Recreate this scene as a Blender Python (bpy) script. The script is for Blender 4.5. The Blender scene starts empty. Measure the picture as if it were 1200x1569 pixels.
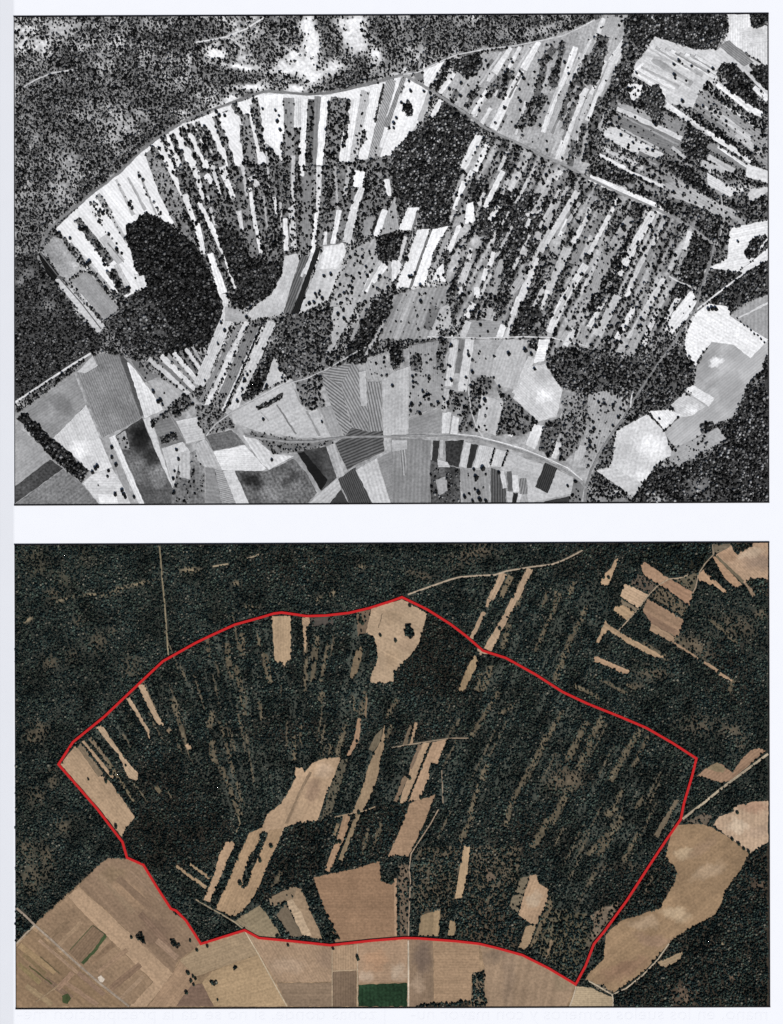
import bpy, math, random
import numpy as np

random.seed(7)
rng = np.random.default_rng(11)
SC = bpy.context.scene
COL = SC.collection

# ------------------------------------------------------------------ camera, sky, sun, exposure
S = 0.1                                   # one photo pixel is a tenth of a unit
def wx(px): return (px - 600.0) * S
def wy(py): return (784.5 - py) * S

cam_d = bpy.data.cameras.new('camera')
cam = bpy.data.objects.new('camera', cam_d)
COL.objects.link(cam)
cam.location = (0, 0, 400)
cam_d.sensor_fit = 'VERTICAL'
cam_d.sensor_height = 24
cam_d.lens = 24 * 400 / 156.9
cam_d.clip_start = 1
cam_d.clip_end = 3000
SC.camera = cam

SUN_EL = math.radians(50)
SUN_AZ = math.radians(152)                # compass bearing of the sun: from the south-south-east
world = bpy.data.worlds.new('World')
SC.world = world
world.use_nodes = True
wn = world.node_tree
bg = wn.nodes['Background']
sky = wn.nodes.new('ShaderNodeTexSky')
sky.sky_type = 'NISHITA'
sky.sun_disc = False
sky.sun_elevation = SUN_EL
sky.sun_rotation = SUN_AZ
wn.links.new(sky.outputs['Color'], bg.inputs['Color'])
bg.inputs['Strength'].default_value = 0.05
sun_d = bpy.data.lights.new('sun', 'SUN')
sun_d.energy = 4.3
sun_d.angle = math.radians(0.5)
sun_d.color = (1.0, 0.978, 0.945)
sun = bpy.data.objects.new('sun', sun_d)
COL.objects.link(sun)
sun.location = (40, -80, 120)
# points from the sun to the ground: rotation about x tilts it, about z turns it
sun.rotation_euler = (math.radians(90) - SUN_EL, 0, math.pi - SUN_AZ)
SC.view_settings.view_transform = 'Standard'
SC.view_settings.look = 'None'
SC.view_settings.exposure = 0.0
SC.view_settings.gamma = 1.0
SC.view_settings.use_curve_mapping = False
SC.cycles.use_denoising = False
SC.cycles.max_bounces = 4
SC.cycles.diffuse_bounces = 2
LIT = 1.2                                # what a white 1.0 surface shows in this light

# ------------------------------------------------------------------ small helpers
def lin(c):
    c = np.asarray(c, float) / 255.0
    return np.where(c <= 0.04045, c / 12.92, ((c + 0.055) / 1.055) ** 2.4)
def alb(col):
    """surface colour of something that shows as this sRGB colour in full sun"""
    if np.isscalar(col): col = (col, col, col)
    return np.clip(lin(col) / LIT, 0.004, 0.82)

def mute(c, pic):
    """print colours of the lower picture are a little less saturated than read by eye"""
    if pic == 0 or np.isscalar(c): return c
    g = 0.3 * c[0] + 0.55 * c[1] + 0.15 * c[2]
    return tuple(float(q) for q in (np.array(c) * 0.87 + g * 0.13) * np.array([0.948, 0.937, 0.915]))

def tag(o, label=None, cat=None, group=None, kind=None):
    if label: o['label'] = label
    if cat: o['category'] = cat
    if group: o['group'] = group
    if kind: o['kind'] = kind
    return o

def link_mesh(name, verts, faces, mat, parent=None):
    me = bpy.data.meshes.new(name)
    me.from_pydata([tuple(v) for v in verts], [], [tuple(f) for f in faces])
    me.update()
    if mat: me.materials.append(mat)
    o = bpy.data.objects.new(name, me)
    COL.objects.link(o)
    if parent: o.parent = parent
    return o

def big_mesh(name, V, F, mat, tint=None):
    """mesh from numpy arrays; F is (n,3) or (n,4); tint is a colour per vertex"""
    me = bpy.data.meshes.new(name)
    n, k = F.shape
    me.vertices.add(len(V)); me.loops.add(n * k); me.polygons.add(n)
    me.vertices.foreach_set('co', V.astype(np.float32).ravel())
    me.loops.foreach_set('vertex_index', F.astype(np.int32).ravel())
    me.polygons.foreach_set('loop_start', np.arange(0, n * k, k, dtype=np.int32))
    me.polygons.foreach_set('loop_total', np.full(n, k, dtype=np.int32))
    if tint is not None:
        a = me.attributes.new('tint', 'FLOAT_COLOR', 'POINT')
        c = np.ones((len(V), 4), np.float32); c[:, :3] = tint
        a.data.foreach_set('color', c.ravel())
    me.update(calc_edges=True)
    me.materials.append(mat)
    o = bpy.data.objects.new(name, me)
    COL.objects.link(o)
    return o

H, W = 1569, 1200
def grid_noise(cell, seed):
    r = np.random.default_rng(seed)
    gh, gw = int(H / cell) + 3, int(W / cell) + 3
    g = r.random((gh, gw))
    y = np.arange(H) / cell; x = np.arange(W) / cell
    y0 = y.astype(int); x0 = x.astype(int)
    fy = (y - y0)[:, None]; fx = (x - x0)[None, :]
    fy = fy * fy * (3 - 2 * fy); fx = fx * fx * (3 - 2 * fx)
    a = g[np.ix_(y0, x0)]; b = g[np.ix_(y0, x0 + 1)]; c = g[np.ix_(y0 + 1, x0)]; d = g[np.ix_(y0 + 1, x0 + 1)]
    return (a * (1 - fx) + b * fx) * (1 - fy) + (c * (1 - fx) + d * fx) * fy

def poly_mask(poly):
    p = np.asarray(poly, float)
    x0 = max(0, int(p[:, 0].min()) - 1); x1 = min(W, int(p[:, 0].max()) + 2)
    y0 = max(0, int(p[:, 1].min()) - 1); y1 = min(H, int(p[:, 1].max()) + 2)
    if x1 <= x0 or y1 <= y0: return None
    X, Y = np.meshgrid(np.arange(x0, x1) + 0.5, np.arange(y0, y1) + 0.5)
    m = np.zeros(X.shape, bool)
    n = len(p)
    for i in range(n):
        ax, ay = p[i]; bx, by = p[(i + 1) % n]
        if ay == by: continue
        c = (ay > Y) != (by > Y)
        m ^= c & (X < (bx - ax) * (Y - ay) / (by - ay) + ax)
    return (slice(y0, y1), slice(x0, x1)), m

def band(pts, w):
    """outline of a band of width w (number or list) along a polyline"""
    p = [np.array(q, float) for q in pts]
    n = len(p)
    ws = w if isinstance(w, (list, tuple)) else [w] * n
    L, R = [], []
    for i in range(n):
        d = p[min(i + 1, n - 1)] - p[max(i - 1, 0)]
        d = d / (np.linalg.norm(d) + 1e-9)
        nn = np.array([-d[1], d[0]])
        L.append(p[i] + nn * ws[i] / 2); R.append(p[i] - nn * ws[i] / 2)
    return [tuple(a) for a in L + R[::-1]]

# ------------------------------------------------------------------ materials
def soil_material(name, col, stripe=None, blotch=0.12, grain=0.10, spots=(), pic=0):
    m = bpy.data.materials.new(name)
    m.use_nodes = True
    t = m.node_tree; N = t.nodes; Lk = t.links
    b = N['Principled BSDF']
    b.inputs['Roughness'].default_value = 0.95
    b.inputs['Specular IOR Level'].default_value = 0.08
    geo = N.new('ShaderNodeNewGeometry')
    def noise(scale, detail, off):
        a = N.new('ShaderNodeVectorMath'); a.operation = 'ADD'; a.inputs[1].default_value = (off, off * 1.7, 0)
        Lk.new(geo.outputs['Position'], a.inputs[0])
        n = N.new('ShaderNodeTexNoise'); n.inputs['Scale'].default_value = scale; n.inputs['Detail'].default_value = detail
        Lk.new(a.outputs[0], n.inputs['Vector'])
        return n.outputs['Fac']
    def mul(a, bb):
        k = N.new('ShaderNodeMath'); k.operation = 'MULTIPLY'
        Lk.new(a, k.inputs[0])
        if isinstance(bb, float): k.inputs[1].default_value = bb
        else: Lk.new(bb, k.inputs[1])
        return k.outputs[0]
    def rng_(a, f0, f1, t0, t1):
        k = N.new('ShaderNodeMapRange'); k.inputs[1].default_value = f0; k.inputs[2].default_value = f1
        k.inputs[3].default_value = t0; k.inputs[4].default_value = t1
        Lk.new(a, k.inputs[0]); return k.outputs[0]
    off = random.uniform(-60, 60)
    f = rng_(noise(0.16, 3, off), 0.3, 0.7, 1 - blotch * 1.25, 1 + blotch * 1.25)
    f = mul(f, rng_(noise(0.42, 2, off + 17), 0.3, 0.7, 1 - blotch * .6, 1 + blotch * .6))
    f = mul(f, rng_(noise(2.6, 2, off + 9), 0.3, 0.7, 1 - grain * 1.9, 1 + grain * 1.9))
    f = mul(f, rng_(noise(0.7, 2, off + 31), 0.3, 0.7, 1 - grain * 0.6, 1 + grain * 0.6))
    if stripe:
        ang, spacing, amp = stripe            # lines run along this photo angle, spacing in photo pixels
        a = math.radians(ang)
        dot = N.new('ShaderNodeVectorMath'); dot.operation = 'DOT_PRODUCT'
        Lk.new(geo.outputs['Position'], dot.inputs[0]); dot.inputs[1].default_value = (math.sin(a), math.cos(a), 0)
        k = N.new('ShaderNodeMath'); k.operation = 'MULTIPLY_ADD'
        Lk.new(dot.outputs['Value'], k.inputs[0]); k.inputs[1].default_value = 2 * math.pi / (spacing * S)
        Lk.new(mul(noise(0.8, 2, off + 3), 2.4), k.inputs[2])
        s = N.new('ShaderNodeMath'); s.operation = 'SINE'; Lk.new(k.outputs[0], s.inputs[0])
        st = rng_(s.outputs[0], -0.8, 0.8, 1 - amp, 1 + amp * 0.6)
        f = mul(f, st)
        # slower bands along the same direction, as passes of the plough leave them
        cx = N.new('ShaderNodeCombineXYZ'); Lk.new(mul(dot.outputs['Value'], 0.9), cx.inputs[0])
        nb = N.new('ShaderNodeTexNoise'); nb.inputs['Scale'].default_value = 1.0; nb.inputs['Detail'].default_value = 2
        Lk.new(cx.outputs[0], nb.inputs['Vector'])
        f = mul(f, rng_(nb.outputs['Fac'], 0.3, 0.7, 0.88, 1.1))
    mx = N.new('ShaderNodeMix'); mx.data_type = 'RGBA'; mx.blend_type = 'MULTIPLY'
    mx.inputs[0].default_value = 1.0
    c = alb(col)
    mx.inputs[6].default_value = (*c, 1)
    prev = None
    for (sx, sy, rx, ry, rot, scol) in spots:      # patches where the soil itself is paler or darker
        a = math.radians(rot)
        v = N.new('ShaderNodeVectorMath'); v.operation = 'SUBTRACT'; v.inputs[1].default_value = (wx(sx), wy(sy), 0)
        wob = N.new('ShaderNodeTexNoise'); wob.inputs['Scale'].default_value = 0.55; wob.inputs['Detail'].default_value = 5; wob.inputs['Roughness'].default_value = .65
        Lk.new(geo.outputs['Position'], wob.inputs['Vector'])
        wv = N.new('ShaderNodeVectorMath'); wv.operation = 'MULTIPLY_ADD'
        Lk.new(wob.outputs['Color'], wv.inputs[0]); wv.inputs[1].default_value = (3.4,) * 3
        sh = N.new('ShaderNodeVectorMath'); sh.operation = 'ADD'; sh.inputs[1].default_value = (-1.7, -1.7, 0)
        Lk.new(geo.outputs['Position'], sh.inputs[0]); Lk.new(sh.outputs[0], wv.inputs[2])
        Lk.new(wv.outputs[0], v.inputs[0])
        ds = []
        for ax, r_ in (((math.cos(a), -math.sin(a), 0), rx), ((math.sin(a), math.cos(a), 0), ry)):
            q = N.new('ShaderNodeVectorMath'); q.operation = 'DOT_PRODUCT'; Lk.new(v.outputs[0], q.inputs[0])
            q.inputs[1].default_value = tuple(e / (r_ * S) for e in ax)
            ds.append(mul(q.outputs['Value'], q.outputs['Value']))
        sm = N.new('ShaderNodeMath'); sm.operation = 'ADD'; Lk.new(ds[0], sm.inputs[0]); Lk.new(ds[1], sm.inputs[1])
        k = N.new('ShaderNodeMapRange'); k.interpolation_type = 'SMOOTHSTEP'
        k.inputs[1].default_value = 0.0; k.inputs[2].default_value = 1.6; k.inputs[3].default_value = 1.0; k.inputs[4].default_value = 0.0
        Lk.new(sm.outputs[0], k.inputs[0])
        mm = N.new('ShaderNodeMix'); mm.data_type = 'RGBA'
        Lk.new(k.outputs[0], mm.inputs[0])
        if prev is None: mm.inputs[6].default_value = (*c, 1)
        else: Lk.new(prev, mm.inputs[6])
        mm.inputs[7].default_value = (*alb(mute(scol, pic)), 1)
        prev = mm.outputs[2]
    if prev is not None: Lk.new(prev, mx.inputs[6])
    cc = N.new('ShaderNodeCombineColor')
    for i in range(3): Lk.new(f, cc.inputs[i])
    Lk.new(cc.outputs[0], mx.inputs[7])
    Lk.new(mx.outputs[2], b.inputs['Base Color'])
    return m

def tint_material(name, grain=0.25, gscale=3.0):
    """plant or soil whose own colour is stored per vertex, with fine variation"""
    m = bpy.data.materials.new(name)
    m.use_nodes = True
    t = m.node_tree; N = t.nodes; Lk = t.links
    b = N['Principled BSDF']
    b.inputs['Roughness'].default_value = 0.9
    b.inputs['Specular IOR Level'].default_value = 0.05
    at = N.new('ShaderNodeAttribute'); at.attribute_name = 'tint'
    geo = N.new('ShaderNodeNewGeometry')
    n = N.new('ShaderNodeTexNoise'); n.inputs['Scale'].default_value = gscale; n.inputs['Detail'].default_value = 3
    Lk.new(geo.outputs['Position'], n.inputs['Vector'])
    r = N.new('ShaderNodeMapRange'); r.inputs[1].default_value = 0.3; r.inputs[2].default_value = 0.7
    r.inputs[3].default_value = 1 - grain; r.inputs[4].default_value = 1 + grain
    Lk.new(n.outputs['Fac'], r.inputs[0])
    v = N.new('ShaderNodeVectorMath'); v.operation = 'SCALE'
    Lk.new(at.outputs['Color'], v.inputs[0]); Lk.new(r.outputs[0], v.inputs['Scale'])
    Lk.new(v.outputs[0], b.inputs['Base Color'])
    return m

def plain_material(name, rgb_lin, rough=0.8, spec=0.1, grain=0.0, gscale=1.0):
    m = bpy.data.materials.new(name)
    m.use_nodes = True
    t = m.node_tree; b = t.nodes['Principled BSDF']
    b.inputs['Roughness'].default_value = rough
    b.inputs['Specular IOR Level'].default_value = spec
    n = t.nodes.new('ShaderNodeTexNoise'); n.inputs['Scale'].default_value = gscale; n.inputs['Detail'].default_value = 4
    geo = t.nodes.new('ShaderNodeNewGeometry'); t.links.new(geo.outputs['Position'], n.inputs['Vector'])
    mx = t.nodes.new('ShaderNodeMix'); mx.data_type = 'RGBA'
    mx.inputs[6].default_value = (*[c * (1 - grain) for c in rgb_lin], 1)
    mx.inputs[7].default_value = (*[min(1, c * (1 + grain)) for c in rgb_lin], 1)
    t.links.new(n.outputs['Fac'], mx.inputs[0])
    t.links.new(mx.outputs[2], b.inputs['Base Color'])
    return m

M_PAPER = plain_material('paper', (0.79, 0.80, 0.83), 0.7, 0.15, 0.015, 0.35)
M_INK = plain_material('black_ink', (0.006, 0.005, 0.006), 0.6, 0.1)
M_GHOST = plain_material('ink_showing_through', (0.772, 0.782, 0.815), 0.8, 0.1, 0.03, 3.0)
M_RED = plain_material('red_ink', (0.46, 0.013, 0.014), 0.7, 0.1, 0.10, 2.0)
M_TREE = {0: tint_material('grey_foliage', 0.30, 4.0), 1: tint_material('pine_foliage', 0.30, 4.0)}
M_BASE = {0: tint_material('grey_scrub_soil', 0.28, 2.2), 1: tint_material('forest_floor', 0.28, 2.2)}

# ------------------------------------------------------------------ the page: flat, folding down to the binding on the left
PX = [-700, -300, -60, 0, 20.6, 22.5, 1500, 1900]
def page_z(x):
    if x >= 21.5: return 0.0
    return -(21.5 - x) * S * 0.3 - (max(0, -x) * S) ** 1.5 * 0.02
pv, pf = [], []
for x in PX:
    for y in (-500, 2100): pv.append((wx(x), wy(y), page_z(x)))
for i in range(len(PX) - 1):
    a = 2 * i; pf.append((a, a + 1, a + 3, a + 2))
pf = [f[::-1] for f in pf]
page = link_mesh('page', pv, pf, M_PAPER)
tag(page, 'white paper page that carries the two aerial pictures', None, None, 'structure')

FRAME = {0: [(22, 25.5), (1177, 20.8), (1178, 769.5), (23, 774)], 1: [(23, 834.6), (1178, 830.8), (1179.5, 1542.3), (25, 1545.6)]}
Z0 = 0.03
PIC = {0: 'grey', 1: 'colour'}

# ------------------------------------------------------------------ rasters that say where plants grow
DENS = np.zeros((H, W), np.float32)       # chance of a plant
SIZE = np.full((H, W), 1.9, np.float32)   # crown radius in photo pixels
WOOD = np.zeros((H, W), np.int32)         # which wood a plant belongs to
SHADE = np.ones((H, W), np.float32)       # how light the foliage is
LAYER = np.zeros((H, W), np.int16)        # how many sheets lie here
SOIL = np.zeros((H, W, 3), np.float32)    # sRGB of the bare ground
woods = {}                                # id -> (picture, name, label, category)
fields = []
trees = []                                # single trees: picture, x, y, radius, label
next_id = [1]
lines_clear = []

def new_wood(pic, name, label, cat):
    i = next_id[0]; next_id[0] += 1
    woods[i] = (pic, name, label, cat)
    return i

N1 = grid_noise(60, 1); N2 = grid_noise(22, 2); N3 = grid_noise(9, 3); N4 = grid_noise(4, 4); N5 = grid_noise(120, 5)

# streaks that follow the old ploughing: fanned on the left, parallel and slanting on the right
def streaks(seed, per, along, ox):
    r = np.random.default_rng(seed)
    y = np.arange(H)[:, None] - (0 if ox == 0 else 798); x = np.arange(W)[None, :]
    th = np.arctan2(x - 440.0, 712.0 - y); rad = np.hypot(x - 440.0, 712.0 - y)
    u_fan = th * 430 / per; v_fan = rad / along
    u_par = (x * 0.895 + y * 0.446) / per; v_par = (y * 0.895 - x * 0.446) / along
    u_ne = (y * 0.87 - x * 0.5) / per; v_ne = (x * 0.87 + y * 0.5) / along
    out = []
    for u, v in ((u_fan, v_fan), (u_par, v_par), (u_ne, v_ne)):
        g = r.random((64, 512))
        ui = np.floor(u).astype(int); vi = np.floor(v).astype(int); fu = u - ui; fv = v - vi
        fu = fu * fu * (3 - 2 * fu); fv = fv * fv * (3 - 2 * fv)
        a = g[vi % 64, ui % 512]; b = g[vi % 64, (ui + 1) % 512]; c = g[(vi + 1) % 64, ui % 512]; d = g[(vi + 1) % 64, (ui + 1) % 512]
        out.append((a * (1 - fu) + b * fu) * (1 - fv) + (c * (1 - fu) + d * fu) * fv)
    w = np.clip((x - 560) / 60.0, 0, 1) * np.ones_like(y)
    ne = ((x > 905 + np.maximum(0, y) * -.02) & (y < 250 + (x - 900) * .45) & (x + .45 * y > 960))
    s = out[0] * (1 - w) + out[1] * w
    return np.where(ne, out[2], s)
STREAK = np.where(np.arange(H)[:, None] < 800, streaks(5, 4.6, 55, 0), streaks(6, 4.2, 60, 1)).astype(np.float32)
STREAK = np.clip((STREAK - .5) * 1.5 + .5, 0, 1)

# base cover of both pictures
sl0 = (slice(20, 775), slice(22, 1178)); sl1 = (slice(830, 1546), slice(23, 1180))
base0 = new_wood(0, 'scrub', 'dark speckled scrub and bushes covering the open ground of the grey picture', 'scrub')
base1 = new_wood(1, 'pine_forest', 'dark green pine forest covering most of the colour picture', 'forest')
hill = 0.45 * N1 + 0.35 * N2 + 0.2 * N3
DENS[sl0] = np.clip(1.06 - 2.3 * (hill - 0.47) + .5 * (N3 - .5) + .12 * (np.arange(W)[None, :] < 260), 0.4, 1.0)[sl0]
SIZE[sl0] = 1.7
SOIL[sl0] = (114 + 84 * np.clip((hill - 0.36) * 2.6, 0, 1) + 90 * (N4 - .5) + 60 * (N3 - .5))[sl0][..., None]
WOOD[sl0] = base0
DENS[sl1] = np.clip(0.96 - 0.6 * (hill - 0.42), 0.6, 0.98)[sl1]
SIZE[sl1] = 1.7
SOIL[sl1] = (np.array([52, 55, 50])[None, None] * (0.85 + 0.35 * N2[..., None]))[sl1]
WOOD[sl1] = base1
s_, m_ = poly_mask([(95,1172),(200,1060),(300,985),(420,940),(535,938),(616,915),(740,997),(862,1060),(1067,1162),(1043,1255),(960,1380),(882,1508),(740,1446),(506,1448),(375,1425),(308,1446),(240,1358),(188,1290)])
k_ = np.where(m_, STREAK[s_] - .5, 0)
DENS[s_] = np.clip(DENS[s_] + .55 * k_, .3, 1); SOIL[s_] = SOIL[s_] * (1 - .75 * k_[..., None])
s_, m_ = poly_mask([(700,880),(930,835),(905,1075),(745,990)])
k_ = np.where(m_, STREAK[s_] - .5, 0)
DENS[s_] = np.clip(DENS[s_] + .5 * k_, .3, 1); SOIL[s_] = SOIL[s_] * (1 - .7 * k_[..., None])

def soft(x, y, r, ry=None, rot=0):
    ry = ry or r
    x0, x1 = max(0, int(x - 2.2 * max(r, ry))), min(W, int(x + 2.2 * max(r, ry)) + 1)
    y0, y1 = max(0, int(y - 2.2 * max(r, ry))), min(H, int(y + 2.2 * max(r, ry)) + 1)
    X, Y = np.meshgrid(np.arange(x0, x1), np.arange(y0, y1))
    a = math.radians(rot); dx = X - x; dy = Y - y
    u = dx * math.cos(a) + dy * math.sin(a); v = -dx * math.sin(a) + dy * math.cos(a)
    q = np.exp(-((u / r) ** 2 + (v / ry) ** 2)) * (0.55 + 0.9 * N3[y0:y1, x0:x1])
    return (slice(y0, y1), slice(x0, x1)), np.clip(q, 0, 1)
def bare(x, y, r, ry=None, rot=0, g=235, k=1.0):
    """patch of bare ground with few bushes"""
    s, q = soft(x, y, r, ry, rot)
    q = q * k
    SOIL[s] += (np.array(g, float) - SOIL[s]) * q[..., None]
    DENS[s] *= 1 - 0.93 * q
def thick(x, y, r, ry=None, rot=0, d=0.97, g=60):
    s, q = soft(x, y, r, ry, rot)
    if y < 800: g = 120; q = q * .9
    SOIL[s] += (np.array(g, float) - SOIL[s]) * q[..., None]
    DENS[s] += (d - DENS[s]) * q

def pic_of(poly): return 0 if poly[0][1] < 800 else 1
def sheet(poly, soil, s, m):
    pic = 0 if poly[0][1] < 800 else 1
    if pic == 0 and not np.isscalar(soil): soil = float(np.mean(soil))
    fields.append(dict(pic=pic, poly=[tuple(map(float, p)) for p in poly], col=soil, label=None, stripe=None, blotch=0.2, grain=0.22,
                       name='soil', cat=None, shape=None, spots=()))
    L = int(LAYER[s][m].max()) + 1
    LAYER[s] = np.where(m, L, LAYER[s])
    fields[-1]['layer'] = L

def jag(poly, amp, step=6):
    out = []
    n = len(poly)
    for i in range(n):
        a = np.array(poly[i], float); b = np.array(poly[(i + 1) % n], float)
        L = np.linalg.norm(b - a); k = int(L / step); out.append(tuple(a))
        for j in range(1, k + 1):
            out.append(tuple(a + (b - a) * j / (k + 1) + np.array([random.gauss(0, amp), random.gauss(0, amp)])))
    return out

def region(poly, d, soil, size=None, wood=None, shade=None, rough=0.0, streak=0.0):
    if wood: poly = jag(poly, 1.3)
    r = poly_mask(poly)
    if r is None: return
    s, m = r
    if soil is not None and m.sum() > 60 and (LAYER[s][m] > 0).mean() > 0.02:
        sheet(poly, soil, s, m)          # ground under the trees where fields already lie
    n = (N3[s] * 0.6 + N2[s] * 0.4 - 0.5) * rough
    k_ = (STREAK[s] - .5) * 2 * streak
    DENS[s] = np.where(m, np.clip(d + n + k_, 0, 1), DENS[s])
    if soil is not None:
        v = np.array(soil, float) if not np.isscalar(soil) else np.full(3, float(soil))
        SOIL[s] = np.where(m[..., None], np.clip(v * (0.85 + 0.3 * N3[s][..., None]) - (k_ * (110 if pic_of(poly) == 0 else 30))[..., None], 12, 245), SOIL[s])
    if size: SIZE[s] = np.where(m, size, SIZE[s])
    if wood: WOOD[s] = np.where(m, wood, WOOD[s])
    if shade: SHADE[s] = np.where(m, shade, SHADE[s])

def Wd(pic, poly, d, label, cat='wood', size=2.0, soil=None, shade=1.0, name=None, rough=0.15):
    w = new_wood(pic, name or 'wood', label, cat)
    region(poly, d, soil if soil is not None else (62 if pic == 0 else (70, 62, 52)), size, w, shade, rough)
def Bt(pic, x1, y1, x2, y2, w, d, size=2.0, soil=None, wood=None, shade=1.0):
    """belt of trees; belongs to whatever wood is named"""
    region(band([(x1, y1), ((x1 + x2) / 2 + random.uniform(-.6, .6), (y1 + y2) / 2), (x2, y2)], [w, w * random.uniform(.85, 1.15), w]), d, soil, size, wood, shade, 0.5)

def Fd(pic, poly, col, label=None, d=0.0, stripe=None, blotch=0.10, grain=0.09, name='field', cat='field', shape=None, size=None, spots=()):
    fields.append(dict(pic=pic, poly=[tuple(map(float, p)) for p in poly], col=col, label=label, stripe=stripe,
                       blotch=blotch, grain=grain, name=name, cat=cat, shape=shape, spots=tuple(spots)))
    r = poly_mask(poly)
    if r is None: return
    s, m = r
    L = int(LAYER[s][m].max()) + 1 if m.any() else 1
    LAYER[s] = np.where(m, L, LAYER[s])
    fields[-1]['layer'] = L
    DENS[s] = np.where(m, d, DENS[s])
    if size: SIZE[s] = np.where(m, size, SIZE[s])
def St(pic, x1, y1, w1, x2, y2, w2, col, label=None, d=0.0, **k):
    n = max(3, int(math.hypot(x2 - x1, y2 - y1) / 14))
    pts, ws = [], []
    for i in range(n):
        t = i / (n - 1)
        pts.append((x1 + (x2 - x1) * t, y1 + (y2 - y1) * t))
        ws.append((w1 + (w2 - w1) * t) * random.uniform(0.9, 1.1))
    sh = 'thin strip' if (w1 + w2) / 2 < 5.5 else 'narrow strip' if (w1 + w2) / 2 < 10.5 else 'broad strip'
    Fd(pic, band(pts, ws), col, label, d, shape=sh, **k)
def Tk(pic, pts, w, col, label, name='track', lift=0, clear=True):
    poly = band(pts, w)
    fields.append(dict(pic=pic, poly=poly, col=col, label=label, stripe=None, blotch=0.12, grain=0.12, name=name, cat=None,
                       shape=None, band=(pts, w), spots=()))
    s, m = poly_mask(poly)
    L = int(LAYER[s][m].max()) + 1 if m.any() else 1
    LAYER[s] = np.where(m, L, LAYER[s])
    fields[-1]['layer'] = L
    if clear:
        s, m = poly_mask(band(pts, w + 1.6))
        DENS[s] = np.where(m, 0.0, DENS[s])
rows = []
def Row(pic, pts, step, r, wood):
    for a, b in zip(pts[:-1], pts[1:]):
        n = max(1, int(math.dist(a, b) / step))
        for i in range(n):
            t_ = (i + random.uniform(-.3, .3)) / n
            rows.append((pic, a[0] + (b[0] - a[0]) * t_ + random.uniform(-.6, .6), a[1] + (b[1] - a[1]) * t_, r * random.uniform(.75, 1.25), wood))
def Tr(pic, pts, label=None, r=2.3):
    for q in pts: trees.append((pic, q[0], q[1], q[2] if len(q) > 2 else r * random.uniform(.85, 1.15), label))
# ================================================================== GREY PICTURE (above)
# clearings and thickets of the scrub beyond the curved road
for a in [(68,75,10),(150,95,16),(280,127,11),(148,175,16),(180,195,22),(60,212,16),(105,250,24),(90,45,26,12),(120,35,30,10),(228,92,12),
          (55,308,26),(95,290,20),(30,70,8),(215,180,22,12),(40,180,14),(60,480,10),(85,470,14),(50,395,16),(95,215,20),(215,35,18,10)]:
    bare(*a, g=180 if a[2] > 12 else 225, k=0.62)
for a in [(640,75,22,8,35),(705,40,10,16),(765,55,26,8,-10),(612,35,10,16),(830,45,30,8,-15)]:
    bare(*a, g=200, k=0.7)
for a in [(495,65,20,36),(440,116,26,10),(375,112,26,9),(375,145,16,7),(520,120,24,14),(470,130,14,8),(580,85,30,26),(320,50,30,16),(330,110,46,14),
          (70,160,50,20),(60,120,30,22),(150,140,60,18),(100,195,50,10),(400,70,20,14),(580,45,26,20),(720,55,50,20),(640,50,34,18),(50,340,20,40),
          (40,450,30,60),(110,220,30,12),(230,150,34,16),(210,215,20,12)]:
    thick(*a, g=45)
for a in [(478,80,14,36,0),(446,88,22,14),(474,116,22,13),(510,103,14,10,-30),(540,50,20,20),(548,66,12,18),(470,40,9,22),(330,82,16,10),
          (372,103,34,5,8),(440,108,30,5),(385,133,30,4),(350,152,24,7,-20),(332,165,18,5,-25),(540,32,24,8),(455,135,14,6),(575,85,10,20)]:
    bare(*a, g=246, k=1.25)
bare(478,62,9,34,g=246,k=1.2); bare(452,98,26,12,-20,g=246,k=1.2); bare(512,103,12,10,g=246,k=1.2); bare(545,62,12,18,g=225,k=.9)
w_west = new_wood(0, 'scrub', 'dense dark scrub left of the fanned strips, at the left edge of the grey picture', 'scrub')
region([(22,395),(55,385),(72,425),(95,450),(120,485),(152,515),(160,530),(138,542),(95,570),(22,618)], .9, 70, 1.6, w_west, .8, .5)
for a in [(75,470,12),(45,415,10),(65,440,8),(30,430,8)]: bare(*a, g=170, k=.7)

region([(24,636),(110,572),(150,542),(200,549),(285,600),(330,632),(440,584),(590,540),(690,520),(838,520),(838,562),(900,600),(965,622),(898,745),(896,776),(20,778)], .0, 165, 1.8)
# white ground of the fan below the curved road, then the grey and dark strips on it
fan_wood = new_wood(0, 'tree_belt', 'rows of dark trees running down the fanned white strips of the grey picture', 'tree rows')
Fd(0,[(85,350),(140,300),(188,263),(215,235),(242,214),(278,192),(340,166),(404,143),(450,145),(500,146),(560,133),(616,118),(612,170),(600,238),(520,250),(460,254),(430,250),(350,258),(268,262),(282,300),(268,345),(240,335),(215,330),(205,400),(220,440),(194,456),(165,440),(110,375)],243,
   'wide fan of bright pale ploughland below the curved road in the grey picture', blotch=.05, grain=.06, name='ploughland')
Fd(0,[(67,380),(82,363),(95,366),(126,412),(104,430),(90,420)],172,'mottled grey field at the left tip of the fan, grey picture',blotch=.22,grain=.16)
Fd(0,[(107,430),(135,415),(183,473),(160,491)],158,'smooth mid grey rectangular field left of the large dark wood, grey picture',stripe=(50,3,.05))
Fd(0,[(84,428),(93,427),(162,500),(150,511),(120,475)],212,'long pale strip with a dark track line at the left of the fan, grey picture',shape='strip')
Fd(0,[(58,389),(63,387),(91,420),(84,431),(72,420)],26,'small black bar shaped plot at the left tip of the fan, grey picture',stripe=(48,4,.4))
Tk(0,[(62,388),(92,427),(125,465),(155,504)],1.8,105,'dark straight track down the pale strip at the left of the grey picture')
St(0,108,372,4,168,442,5,165,d=.12); St(0,128,392,4,150,416,4,215)
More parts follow.
